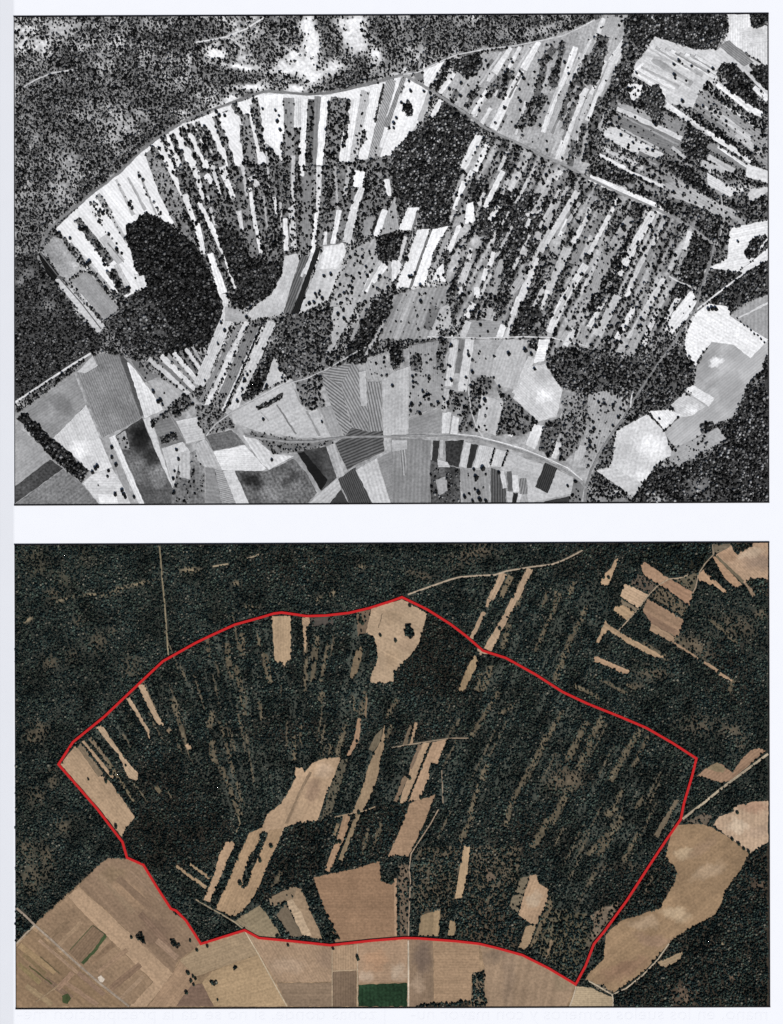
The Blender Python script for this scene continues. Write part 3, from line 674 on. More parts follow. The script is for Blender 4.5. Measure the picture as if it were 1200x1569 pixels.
bare(1070,745,20,12,g=170,k=.6); bare(1160,585,8,8,g=190,k=.6); bare(1010,765,14,6,g=200,k=.8); bare(1090,760,14,6,g=150,k=.6)
Wd(0,[(838,560),(850,532),(900,535),(940,545),(975,555),(1010,540),(1045,530),(1064,560),(1060,590),(1040,605),(1030,621),(990,626),(960,608),(930,600),(915,612),(880,600),(855,590)],.78,'wide dark wood left of the smooth grey field, grey picture',soil=95,shade=1.1,rough=.4)
Fd(0,[(900,605),(930,598),(962,618),(945,655),(920,688),(900,718),(890,700),(905,650)],172,'grey pasture dotted with trees left of the straight track, grey picture',d=.14)
Wd(0,[(920,690),(940,670),(940,700),(935,714),(918,716)],.6,'small scrubby wood beside the track at the lower right, grey picture',soil=110)
Wd(0,[(900,745),(930,748),(962,768),(960,771),(897,771)],.6,'bushy scrub at the bottom edge beside the track, grey picture',soil=140)

# lower left
Fd(0,[(24,634),(115,574),(132,620),(82,671),(38,632)],152,'smooth grey field at the left edge, lower grey picture',spots=[(95, 620, 22, 14, 40, 125), (70, 640, 14, 10, 0, 165)],blotch=.12)
Fd(0,[(82,671),(132,620),(172,716),(150,724),(136,720)],214,'pale field right of the smooth grey one, lower left of the grey picture',spots=[(122, 688, 15, 16, 0, 245)],blotch=.08)
Fd(0,[(23,650),(82,698),(78,706),(23,747)],168,'light grey striped field cut by the left edge, lower grey picture',stripe=(-38,4,.06))
Fd(0,[(23,745),(77,704),(97,718),(23,772)],72,'dark bar shaped field in the bottom left corner, grey picture',blotch=.25,grain=.25)
Fd(0,[(97,719),(125,740),(152,773),(23,773),(30,768)],128,'mid grey streaked field in the bottom left corner, grey picture',stripe=(-38,5,.1),grain=.18)
Wd(0,[(25,641),(37,632),(85,676),(137,721),(125,741),(97,716),(80,702)],.86,'long dark hedge strip slanting down the bottom left, grey picture',name='tree_belt',shade=.8,soil=55)
Fd(0,[(127,741),(140,728),(172,717),(190,746),(201,773),(153,773)],214,'pale field at the bottom edge right of the dark hedge, grey picture',d=.02)
Fd(0,[(150,757),(178,757),(182,773),(154,773)],245,'white end of the pale bottom edge field, grey picture')
Fd(0,[(115,567),(140,545),(160,541),(185,545),(203,580),(223,635),(205,648),(157,671)],140,'large dark grey ploughed field at the lower left, grey picture',stripe=(68,3.4,.22),blotch=.14,grain=.12)
Fd(0,[(118,570),(142,545),(150,560),(130,572)],205,'pale corner of the large ploughed field, lower left, grey picture')
Fd(0,[(183,545),(194,548),(223,634),(216,638)],84,'dark narrow edge strip of the large ploughed field, grey picture',shape='strip')
Fd(0,[(195,555),(202,558),(220,585),(252,627),(222,641)],226,'white pointed wedge right of the ploughed field, grey picture')
St(0,225,641,11,263,748,5,214)
St(0,172,668,11,218,773,9,228); St(0,162,670,8,204,773,7,162)
Fd(0,[(177,668),(218,640),(240,695),(266,750),(262,773),(222,773)],98,'dark blotchy field below the ploughed field, lower left of the grey picture',spots=[(216, 670, 20, 26, -10, 32), (235, 700, 16, 14, 0, 50), (205, 720, 14, 22, 0, 110), (245, 730, 14, 16, 0, 130)],blotch=.35,grain=.22,stripe=(66,4,.1))
Fd(0,[(178,668),(192,660),(200,690),(186,688)],150,'grey gap with pale spots at the top of the blotchy field, grey picture',d=.1,blotch=.25)
Fd(0,[(222,582),(250,582),(282,602),(250,628)],176,'grey trapezoid plot with lone trees, lower left of the grey picture')
Fd(0,[(201,553),(225,555),(248,575),(222,586)],122,'dark grey triangle below the largest wood, grey picture',d=.1,blotch=.2)
w_ll = new_wood(0, 'hedge', 'dotted dark hedges between the small plots, lower left of the grey picture', 'hedge')
Bt(0,232,650,262,632,10,.7,2,wood=w_ll,soil=110); Bt(0,262,632,292,612,20,.75,2.1,wood=w_ll,soil=95); Bt(0,215,555,285,600,7,.6,2,wood=w_ll,soil=140)
Fd(0,[(235,652),(262,637),(272,650),(286,678),(248,686)],126,'dark grey small plot under the dotted hedge, lower left, grey picture')
Bt(0,246,675,272,668,12,.9,2.1,wood=w_ll,soil=70)
Fd(0,[(270,645),(310,638),(314,673),(286,680)],204,'pale square plot left of the farm crossroads, grey picture')
Fd(0,[(248,687),(280,677),(290,690),(276,715),(266,746)],206,'pale triangular field below the small plots, lower left, grey picture')
Fd(0,[(276,700),(314,685),(314,773),(262,773),(268,740)],135,'mottled grey field with bushes at the bottom edge, left part, grey picture',d=.14,blotch=.25,grain=.22)
Fd(0,[(273,695),(292,690),(292,735),(275,730)],195,'pale patch within the mottled bottom field, grey picture')
for k,(g,w) in enumerate([(205,8),(125,6),(228,9),(150,5),(225,8),(120,5),(215,7),(170,5)]):
    x=228+k*9.5; y=549-k*2.2+max(0,k-5)*-1.5
    St(0,x,y,w*.9,x+62-k*5,y+55-k*1.5,w*.8,g,d=.02)
# long strips in the lower centre left
for a in [(352,478,18,305,590,18,214,.02),(365,500,6,308,615,8,142,.03),(378,493,7,316,622,7,222,.01),(392,500,20,335,622,16,134,.10),(402,500,6,342,630,6,220,0),(417,492,14,356,628,13,212,.03)]:
    St(0,a[0],a[1],a[2],a[3],a[4],a[5],a[6],d=a[7],stripe=(112,3.2,.14) if a[6]<150 else None)
w_hg = new_wood(0, 'hedge', 'thin black hedge line running down the long pale strips, lower centre left, grey picture', 'hedge')
Row(0,[(404,492),(375,560),(343,633)],1.7,1.7,w_hg)
Fd(0,[(346,470),(372,475),(388,490),(370,494),(345,492)],175,'grey end plot between the black wood and the long strips, grey picture',d=.08)
Wd(0,[(412,545),(422,540),(412,580),(400,600),(375,616),(372,608),(395,570)],.9,'black wedge shaped copse beside the long pale strips, grey picture',shade=.7)
Fd(0,[(420,547),(436,580),(402,599)],202,'pale triangle right of the black copse, grey picture')
Fd(0,[(355,630),(444,581),(460,618),(470,628),(485,627),(508,670),(462,671),(400,662),(357,648)],194,'large pale field above the grassy band, lower left of the grey picture',blotch=.06)
Wd(0,[(392,623),(412,616),(425,605),(434,602),(434,610),(418,618),(408,625),(395,629)],.8,'short dark hedge standing inside the large pale lower field, grey picture',name='hedge')
St(0,424,620,2,454,665,3,130); St(0,470,630,3,490,668,3,150); St(0,400,632,1.6,412,645,1.6,160)
w_sb = new_wood(0, 'wood', 'ragged scrubby wood above the hatched field, lower centre of the grey picture', 'wood')
region([(447,560),(470,575),(500,545),(502,570),(490,600),(500,625),(480,628),(462,620)], .5, 135, 2.0, w_sb, 1, .5)
Fd(0,[(490,625),(512,622),(525,665),(507,669)],162,'small grey plot left of the hatched field, grey picture')
for pts,ang,amp,lab in [([(492,572),(512,563),(540,555),(530,575),(522,590)],8,.5,'upper tip of the field ribbed with dark furrows, lower centre, grey picture'),
      ([(490,572),(522,590),(535,640),(540,655),(528,668),(515,640)],38,.55,'left part of the field ribbed with dark furrows, lower centre, grey picture'),
      ([(540,555),(562,580),(565,662),(540,655),(522,590)],62,.45,'middle part of the field ribbed with dark furrows, lower centre, grey picture'),
      ([(562,585),(584,585),(586,662),(565,662)],78,.5,'right part of the field ribbed with dark furrows, lower centre, grey picture')]:
    Fd(0,pts,150,lab,stripe=(ang,4.2,amp))
Fd(0,[(514,680),(530,668),(540,655),(565,662),(587,660),(589,692),(545,712),(532,720)],95,'dark lower end of the field ribbed with furrows, lower centre, grey picture',stripe=(-22,4.5,.55))
Fd(0,[(550,570),(560,568),(563,622),(553,622)],192,'smooth pale bar inside the ribbed field, grey picture')
Fd(0,[(560,555),(590,540),(600,575),(584,584),(563,580)],168,'grey plot above the ribbed field, grey picture',d=.08)
Fd(0,[(585,583),(602,570),(628,561),(626,664),(588,668)],194,'tall pale field right of the ribbed field, grey picture',stripe=(91,5,.05))
w_gb = new_wood(0, 'scrub', 'grassy grey scrub band along the bottom road, lower left of the grey picture', 'scrub')
region([(372,662),(405,664),(460,672),(515,672),(505,684),(455,693),(420,697),(395,672)], .4, 125, 1.5, w_gb, 1.2, .3)
region([(300,620),(335,625),(352,640),(360,655),(315,667),(303,650)], .55, 130, 1.7, w_gb, 1, .4)
Fd(0,[(315,668),(355,659),(365,668),(376,681),(327,691)],112,'dark streaky plot at the farm crossroads, lower left of the grey picture',blotch=.2,grain=.2)
Fd(0,[(327,692),(375,682),(397,706),(408,718),(400,722),(340,720)],230,'bright field below the dark plot at the crossroads, grey picture')
Fd(0,[(372,667),(388,669),(420,696),(450,699),(412,720),(396,704)],222,'bright kite shaped field below the grassy band, grey picture')
Fd(0,[(300,680),(314,673),(327,692),(338,715),(315,716),(302,705)],190,'pale plot left of the bright field at the crossroads, grey picture')
Fd(0,[(342,722),(360,720),(382,773),(362,773)],216,'pale strip at the bottom edge below the bright field, grey picture',shape='strip')
Fd(0,[(329,718),(342,722),(362,773),(340,773)],165,'hatched strip at the bottom edge left of a pale strip, grey picture',stripe=(15,3,.3),shape='strip')
Fd(0,[(315,716),(329,718),(340,773),(315,773)],142,'plain grey strip at the bottom edge, left of the hatched one, grey picture',shape='strip')
Fd(0,[(360,722),(410,722),(450,703),(470,725),(486,755),(470,773),(382,773)],112,'large blotchy dark grey field at the bottom edge, grey picture',spots=[(385, 735, 18, 10, 30, 50), (445, 735, 24, 8, -50, 70), (420, 755, 20, 12, 0, 130), (460, 715, 14, 8, 0, 135)],blotch=.4,grain=.25,stripe=(62,6,.15))
Fd(0,[(455,692),(500,684),(516,732),(493,752)],82,'dark field below the bottom road, left of centre, grey picture',spots=[(480, 710, 16, 24, -30, 50)],blotch=.3,grain=.2)
Fd(0,[(456,694),(466,692),(502,735),(492,752)],28,'black slanting streak in the dark field below the bottom road, grey picture',shape='strip')
Fd(0,[(472,773),(517,732),(523,748),(505,773)],197,'pale triangle at the bottom edge, left of centre, grey picture')
St(0,509,681,9,524,730,9,190)
Fd(0,[(518,734),(545,716),(571,773),(535,773)],78,'dark hatched block at the bottom edge, grey picture',stripe=(68,3,.5))
Fd(0,[(505,773),(523,750),(535,773)],64,'small dark triangle at the bottom edge, grey picture')
Fd(0,[(545,720),(577,702),(599,772),(571,772)],202,'pale block right of the dark hatched block, bottom of the grey picture',blotch=.1)
Fd(0,[(578,702),(600,692),(612,771),(599,772)],142,'grey strip right of the pale block, bottom of the grey picture',shape='strip')

# lower centre
w_lc = new_wood(0, 'wood', 'open wood dotted over grey pasture, lower centre of the grey picture', 'wood')
Fd(0,[(628,530),(680,520),(684,570),(680,620),(626,640),(628,560)],158,'grey pasture dotted with trees right of the tall pale field, grey picture',d=.12,blotch=.15)
region([(600,530),(618,528),(620,555),(603,568),(600,560)], .85, 80, 2.2, w_lc, 1, .3); region([(630,545),(648,540),(646,570),(630,568)], .6, 110, 2.1, w_lc, 1, .3)
Bt(0,680,520,672,566,14,.6,2.1,wood=w_lc,soil=115)
Fd(0,[(645,636),(668,626),(669,640),(645,641)],216,'small pale patch in the grey pasture, lower centre, grey picture')
Fd(0,[(627,641),(680,622),(675,664),(626,664)],150,'plain grey plot above the bottom road, lower centre, grey picture')
for a in [(697,520,12,687,592,11,206,.03),(709,520,9,702,572,9,128,.03),(720,520,14,708,600,13,216,.02),(686,595,9,680,630,8,190,.12),(815,548,12,790,604,12,202,.02),(790,638,8,781,669,7,220,.02),(857,678,11,848,702,9,212,0),(875,614,12,860,650,12,202,.03),(892,682,18,884,708,12,196,0)]:
    St(0,a[0],a[1],a[2],a[3],a[4],a[5],a[6],d=a[7])
Fd(0,[(727,535),(762,533),(752,575),(720,574)],172,'grey field in the lower centre, right of two pale strips, grey picture',d=.04)
Fd(0,[(760,536),(772,520),(810,520),(806,548),(790,598),(762,590),(752,575)],192,'large pale grey field in the lower centre, grey picture',blotch=.06)
Fd(0,[(808,563),(835,558),(862,598),(853,638),(825,646),(786,610)],215,'rounded pale field with a bright spot, lower centre right, grey picture',spots=[(833, 606, 14, 11, 0, 250), (835, 575, 20, 10, 0, 190), (815, 625, 14, 14, 0, 200)],blotch=.05)
Fd(0,[(826,520),(843,520),(834,553),(818,556)],242,'white strip above the rounded pale field, grey picture',shape='strip')
region([(720,578),(760,577),(756,600),(738,606),(725,650),(718,620)], .5, 130, 2.0, w_lc, 1.0, .3, .3)
region([(762,594),(785,610),(812,635),(825,648),(815,660),(800,665),(760,668),(765,640),(772,616)], .6, 115, 2.0, w_lc, 1.0, .3, .3)
region([(690,600),(718,600),(722,640),(735,660),(703,664),(700,636),(685,625)], .55, 120, 2.0, w_lc, 1.0, .3, .3)
region([(836,650),(858,640),(862,655),(845,700),(825,690),(830,665)], .7, 100, 2.0, w_lc, 1.0, .3, .3)
region([(862,610),(900,600),(900,650),(885,690),(858,708),(860,660)], .45, 140, 2.0, w_lc, 1.0, .3, .3)
Fd(0,[(738,605),(772,615),(760,668),(729,656)],198,'pale square field above the bottom road, lower centre, grey picture',d=.03)
Fd(0,[(678,632),(692,632),(688,664),(677,664)],212,'left one of two small pale plots above the bottom road, grey picture')
Fd(0,[(694,637),(704,640),(701,665),(690,663)],216,'right one of two small pale plots above the bottom road, grey picture')
Fd(0,[(818,650),(834,652),(828,668),(820,689),(805,681)],222,'pale plot hanging below the rounded field, grey picture')
# below the bottom road
Fd(0,[(600,672),(625,672),(660,675),(660,772),(601,772)],142,'grey striped field below the bottom road, centre of the grey picture',stripe=(92,6,.12),blotch=.15)
Fd(0,[(601,674),(624,674),(624,688),(601,692)],190,'pale top of the grey striped field below the road, grey picture')
Fd(0,[(612,690),(623,688),(622,728),(617,728)],165,'lens shaped furrowed patch below the bottom road, grey picture',stripe=(85,4,.5))
Fd(0,[(664,675),(674,675),(666,740),(659,748)],52,'thin dark strip below the bottom road, grey picture',shape='strip')
St(0,677,674,5,676,702,5,192)
Fd(0,[(682,676),(711,674),(703,716),(683,711)],56,'dark block below the bottom road, grey picture',blotch=.4,grain=.3)
Fd(0,[(660,705),(682,712),(705,718),(706,772),(660,772)],84,'dark blotchy scrub field at the bottom edge, centre, grey picture',d=.2,blotch=.5,grain=.3)
Fd(0,[(670,703),(686,708),(690,716),(672,716)],196,'pale spot beside the dark block below the road, grey picture')
Fd(0,[(668,735),(684,730),(686,752),(672,760)],165,'pale grey spot in the blotchy scrub field, bottom of the grey picture')
for a in [([(712,677),(722,679),(715,717),(704,715)],202),([(722,680),(733,682),(723,717),(715,717)],46),([(735,682),(757,686),(750,716),(725,717)],206),([(760,688),(777,692),(767,716),(752,714)],206)]:
    Fd(0,a[0],a[1],None,shape='short plot')
w_bl = new_wood(0, 'hedge', 'thin dark hedges between the short plots below the bottom road, grey picture', 'hedge')
Row(0,[(758,687),(751,714)],2,1.6,w_bl); Row(0,[(778,692),(769,716)],2,1.6,w_bl)
Fd(0,[(780,694),(838,713),(877,730),(880,740),(875,757),(835,765),(810,771),(805,742),(767,718)],196,'large pale field below the bend of the bottom road, grey picture',blotch=.08)
Fd(0,[(835,709),(856,714),(839,756),(820,746)],60,'dark hatched oblong below the bend of the bottom road, grey picture',stripe=(110,3,.5))
Fd(0,[(705,719),(750,720),(750,771),(710,771)],152,'grey plot with dark trees at the bottom edge, grey picture',d=.06)
Fd(0,[(752,717),(766,722),(775,750),(775,771),(752,771)],92,'dark striped corner at the bottom edge, grey picture',stripe=(90,4,.5))
St(0,769,722,7,774,748,8,224); St(0,780,722,7,783,752,9,100); St(0,789,728,9,791,754,10,224); St(0,801,733,12,803,757,12,140,stripe=(100,4,.4))
Fd(0,[(776,752),(800,757),(796,771),(778,771)],200,'pale stub at the bottom edge below small strips, grey picture')
St(0,790,755,8,788,771,7,40)
Fd(0,[(835,768),(875,760),(872,771),(832,771)],60,'dark sliver at the bottom edge near the track, grey picture')
Fd(0,[(880,730),(896,742),(890,771),(872,771)],128,'grey bushy plot left of the track at the bottom edge, grey picture',d=.25)

# roads and tracks
Tk(0,[(62,378),(75,352),(100,330),(140,297),(185,262),(215,232),(240,212),(275,190),(300,177),(340,163),(385,146),(405,140.5),(425,140),(450,143),(470,145),(500,143),(530,138),(560,130),(590,122),(618,114)],3.6,128,'curved grey road around the top of the fan, grey picture',name='road')
Tk(0,[(618,114),(640,127),(660,138),(690,158),(720,178),(745,197),(765,207),(800,222),(840,243),(870,255),(895,270),(950,296),(1000,318),(1030,332),(1060,348),(1092,374)],3.6,150,'straight grey road running diagonally to the right, grey picture',name='road')
Tk(0,[(1094,376),(1090,398),(1080,427),(1072,450),(1066,476),(1055,490),(1040,514),(1020,542),(1005,562),(985,592),(968,617),(955,642),(938,664),(920,692),(905,722),(898,746),(896,770)],3.2,135,'grey track running down from the road bend to the bottom edge, grey picture')
Tk(0,[(618,114),(640,111),(655,104),(680,92),(700,84),(740,76)],2.0,215,'pale track climbing from the road apex to the top right, grey picture')
Tk(0,[(740,76),(790,70),(830,62),(862,55),(890,42),(912,30)],2.0,205,'pale track bordering the slanting strips at the top, grey picture')
Tk(0,[(376,668),(400,672),(440,677),(480,677),(510,672),(530,670),(560,669),(600,669),(640,667.5),(690,669),(730,673),(770,683),(800,692),(840,709),(870,723),(888,736),(898,748)],3.2,150,'grey road along the bottom of the grey picture',name='road')
Tk(0,[(690,664),(730,668),(772,679),(800,687),(842,704),(870,717),(893,736)],1.6,228,'pale verge beside the bottom road, grey picture',name='path')
Tk(0,[(1177,392),(1150,411),(1120,434),(1100,449),(1085,461),(1068,474)],2.6,228,'straight pale road cutting through the right edge wood, grey picture',name='road')
Tk(0,[(300,65),(325,61),(345,57),(360,51),(378,44),(390,36),(405,27)],2.4,225,'pale winding track through the scrub at the top, grey picture')
Tk(0,[(345,57),(360,62),(370,72),(368,88),(372,99),(395,106)],2.2,205,'pale track branching down through the scrub, grey picture')
Tk(0,[(37,133),(55,122),(80,112),(112,107)],2.2,200,'faint pale track in the scrub at the top left, grey picture')
Tk(0,[(24,616),(60,592),(95,569),(115,556),(140,541)],3,222,'pale track skirting the dense scrub, lower left of the grey picture')
Tk(0,[(190,546),(230,590),(255,628),(285,677)],1.8,150,'thin track between the small plots, lower left of the grey picture',name='path')
Tk(0,[(583,520),(545,540),(500,566),(470,580),(440,588),(355,632),(330,650),(316,668)],1.8,190,'thin pale path along the top of the large pale lower field, grey picture',name='path')
Tk(0,[(720,574),(718,600),(722,630),(730,655),(742,672)],1.6,200,'thin pale path down to the bottom road, lower centre, grey picture',name='path')
Tk(0,[(970,600),(967,612),(966,625)],2.2,215,'short white loop of path in the wide dark wood, lower right, grey picture',name='path')
Tk(0,[(490,377),(520,374),(528,368)],1.5,160,'thin line above the large pale field, grey picture',name='path')
Tk(0,[(655,516),(700,517),(740,518),(800,516),(845,517),(870,524),(900,530)],1.8,215,'thin pale path along the lower end of the right hand strips, grey picture',name='path')
Tk(0,[(1105,300),(1110,335),(1104,360),(1098,376)],1.6,190,'thin pale path through the wood right of the road bend, grey picture',name='path')

# single trees
Wd(0,[(620,160),(628,156),(634,168),(632,178),(624,179),(618,170)],1.0,'small dark round copse on the white field below the road apex, grey picture',name='copse',size=2.4,shade=.6)
Tr(0,[(627,125),(630,140),(650,141),(616,158),(618,170),(608,182),(604,190),(604,197)]); Tr(0,[(660,144),(661,152),(660,160)])
Tr(0,[(135,405,3.2),(131,407,3),(138,402,3)],'black star shaped bush at the middle of a pale strip, left of the grey picture')
Tr(0,[(163,443,3.2)],'dark tree at the edge of the smooth grey rectangle, grey picture'); Tr(0,[(92,358),(94,362),(108,366),(143,420),(181,461),(150,487)])
Tr(0,[(484,451),(491,447),(486,456),(490,452),(467,457),(475,466),(470,468),(482,465),(495,458),(508,421),(497,424)])
Tr(0,[(519,482),(527,476),(528,489),(531,493),(509,498),(534,520),(536,536),(505,520),(486,545)])
Tr(0,[(487,540,2.6),(504,542),(503,551),(502,557),(519,550,2.6),(430,567,3),(433,580),(410,591),(409,594)])
Tr(0,[(373,556),(380,575),(376,583),(372,597),(335,528),(344,538),(315,584),(306,604),(353,578),(365,615,2.6)])
Tr(0,[(404,643,2.6)],'lone dark tree on the large pale lower field, grey picture'); Tr(0,[(494,647)],'lone small tree on the pale strip left of the ribbed field, grey picture')
Tr(0,[(417,705)],'lone tree on the bright kite shaped field, grey picture')
Tr(0,[(236,601,3)],'dark tree on the grey trapezoid plot, lower left of the grey picture'); Tr(0,[(252,602,1.6),(243,616,2.6),(247,614),(250,621)])
Tr(0,[(172,686),(172,701),(179,713),(206,762,2.6),(177,758)]); Tr(0,[(188,752,3),(190,758,3),(193,762,3)],'dark bush cluster on the pale bottom field, lower left, grey picture')
Tr(0,[(147,719,3),(143,724,2.8),(150,715,2.6)],'short dark bush row on the pale field, lower left, grey picture')
Tr(0,[(271,690),(274,704),(268,722),(266,734),(270,745),(268,755),(275,765)])
Tr(0,[(692,530),(690,562),(692,583,2.8),(690,603),(681,612),(672,618),(719,545),(715,579),(725,571,3),(723,593),(633,578),(634,586),(658,581),(649,601,2.8),(632,621,2.8),(630,630),(644,634),(645,619),(602,592),(780,543,2.8),(806,537,3.6),(814,530),(815,543),(820,566),(766,593),(744,614,2.8),(746,626),(736,624),(741,605)])
Tr(0,[(740,718,3.4),(730,732,3.2),(727,720),(765,725),(713,762,3),(734,755,3),(736,766,3),(720,757,2),(725,768),(745,768,2.4),(870,745,2.4)])
Tr(0,[(927,619,2.4),(943,617),(940,622),(955,620),(952,627),(948,640),(940,653),(918,617),(911,658),(904,677,2.8),(905,685,2.6)])
Tr(0,[(1011,642,1.8)],'single dark dot of a tree on the pale lozenge, lower right, grey picture')
Tr(0,[(1055,600,1.4),(1059,602,1.4)]); Tr(0,[(1086,475,3),(1092,473,3.4),(1097,474,3)],'dark oval copse on the white field under the straight road, grey picture')
Tr(0,[(1046,98),(1041,94),(1033,100),(1060,102),(1034,116,3),(1035,121),(1051,124),(976,113),(980,128),(988,134,2.6),(1086,110),(1093,106),(1122,142,3),(1114,132),(1046,156),(1068,163),(1078,164),(1019,169),(1029,176),(1042,165)])
Tr(0,[(1131,371)],'lone tree on the white irregular field, right edge of the grey picture')
for k in range(9): Tr(0,[(1130+k*5.2,488+k*4.4+(k%3),1.5)],'small bush in the dotted row on the white field edge, lower right, grey picture')
Tr(0,[(683,122),(692,122),(689,137),(707,128),(706,148),(716,120),(735,95),(745,94),(770,108),(775,113),(786,96),(800,114),(803,121),(810,130),(797,138),(798,156),(774,166),(771,187),(735,170),(787,120),(843,90),(866,96),(895,93),(872,114),(880,120),(892,130)])
Tr(0,[(945,188),(938,192),(949,196),(950,182),(952,208),(964,222),(971,220),(993,230),(973,165),(978,172),(1005,192),(1012,176),(973,180)])
Tr(0,[(955,348,3.4),(957,352,3)],'dark tree pair on the grey strip among the right hand strips, grey picture')
Tr(0,[(917,318),(917,325),(939,315),(903,335,3),(998,348,2.6),(1019,335),(962,370),(1000,355),(1005,362),(914,501,3),(938,501,2.4),(953,508,3),(983,489,2.6),(997,473),(983,500),(1024,501),(943,526),(952,525)])
Tr(0,[(715,284),(700,300),(706,380),(704,402),(702,445),(722,478,2.4),(744,470),(774,418),(788,418),(810,444,2.6),(862,417),(866,458),(815,340),(886,372),(890,400),(898,392)])
Tr(0,[(340,495),(345,507),(385,472),(379,487),(395,463),(615,493),(646,463),(652,450),(645,438),(632,425),(628,425),(619,395),(624,398,3)])
Tr(0,[(588,398),(593,405),(614,372),(556,395),(548,400),(562,410),(540,432),(535,440),(528,450)])
Tr(0,[(423,170),(428,178),(426,187),(430,200),(332,172),(337,178),(345,178),(390,155),(387,170),(403,168),(504,160),(505,172),(500,200)])
# ================================================================== COLOUR PICTURE (below)
TAN=(190,160,129); PALE=(200,171,140); BRN=(168,136,110); DIM=(112,98,80); GRY=(140,122,100); OLV=(128,116,92)
for a in [(45,850,18,10),(90,875,12),(55,875,14,8),(60,860,20),(100,890,14),(130,855,16)]: bare(*a, g=(100,92,74), k=.35)
for a in [(80,910,10),(110,1005,10),(172,966,6),(215,934,5),(120,950,8),(150,985,14),(200,1020,16),(75,1015,12),(60,1120,16),(80,1190,8,20),(45,1130,10),(55,1220,14),(95,1265,14),(40,1300,16),(70,1320,16,30),(45,1350,14,30)]:
    bare(*a, g=(120,106,86), k=.6)
for a in [(100,918,16,3,-15),(145,911,24,3),(182,902,14,4,-15),(215,893,24,3,-12),(290,873,16,5),(42,950,10,3,-30),(510,908,10,4,-45),(488,918,8,3,-50),(385,930,10,4),(362,893,6,4),(553,868,6,4),(470,860,20,6)]:
    bare(*a, g=(170,152,122), k=.8)
for a in [(720,850,40,14,-20),(640,880,24,6,20),(1060,985,30,14),(1130,960,30,16,30),(1080,1000,40,12,30),(1070,1110,30,16),(1135,1135,8,14),(1120,1120,14,10),(880,1195,24,14),(860,1190,20,30,30),(1000,1030,30,10),(975,1050,10,4),
          (1165,940,12,8),(1160,1350,14,8),(1045,1525,18,16),(1120,1495,12,6),(905,1440,14,12),(965,1330,14,10),(930,1330,14,8),(1105,1446,5,2.5),(690,1330,40,14),(650,1375,20,12),(780,1300,40,6)]:
    bare(*a, g=(128,112,92), k=.6)
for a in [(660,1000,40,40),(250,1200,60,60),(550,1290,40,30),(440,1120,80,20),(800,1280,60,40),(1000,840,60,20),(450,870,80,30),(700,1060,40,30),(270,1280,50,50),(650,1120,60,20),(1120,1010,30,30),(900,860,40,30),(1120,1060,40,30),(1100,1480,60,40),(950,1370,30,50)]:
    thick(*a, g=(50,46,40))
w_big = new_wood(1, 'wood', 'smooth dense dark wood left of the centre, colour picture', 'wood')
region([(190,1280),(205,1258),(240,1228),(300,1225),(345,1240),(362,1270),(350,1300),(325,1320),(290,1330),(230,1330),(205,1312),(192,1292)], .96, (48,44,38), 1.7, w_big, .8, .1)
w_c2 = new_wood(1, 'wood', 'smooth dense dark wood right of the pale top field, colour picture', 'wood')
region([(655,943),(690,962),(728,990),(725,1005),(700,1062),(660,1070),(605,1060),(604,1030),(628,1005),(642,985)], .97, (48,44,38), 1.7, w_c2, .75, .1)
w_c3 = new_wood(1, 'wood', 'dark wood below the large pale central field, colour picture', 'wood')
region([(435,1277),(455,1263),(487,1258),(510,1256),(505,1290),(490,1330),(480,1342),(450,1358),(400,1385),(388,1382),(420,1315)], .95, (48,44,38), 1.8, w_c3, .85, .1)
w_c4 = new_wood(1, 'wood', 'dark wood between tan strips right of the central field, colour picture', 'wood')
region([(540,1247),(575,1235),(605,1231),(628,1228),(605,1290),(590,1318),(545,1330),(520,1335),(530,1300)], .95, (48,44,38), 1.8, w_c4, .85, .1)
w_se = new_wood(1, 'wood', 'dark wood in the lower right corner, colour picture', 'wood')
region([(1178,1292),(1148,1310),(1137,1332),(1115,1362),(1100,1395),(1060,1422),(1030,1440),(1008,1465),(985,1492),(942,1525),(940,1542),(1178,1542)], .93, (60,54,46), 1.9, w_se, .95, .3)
w_edge = new_wood(1, 'wood', 'dark wood bulging into the big brown field at the lower right, colour picture', 'wood')
region([(1020,1312),(1030,1330),(1038,1350),(1022,1375),(1012,1392),(990,1398),(950,1412),(935,1420),(975,1365),(1005,1315)], .93, (60,54,46), 1.9, w_edge, .9, .2)
bare(1045,1525,18,16,g=(128,108,90),k=.85); bare(1125,1497,12,5,g=(140,118,98),k=.6); bare(1160,1355,12,8,g=(128,108,90),k=.6); bare(1105,1446,5,2.5,g=(150,135,110))
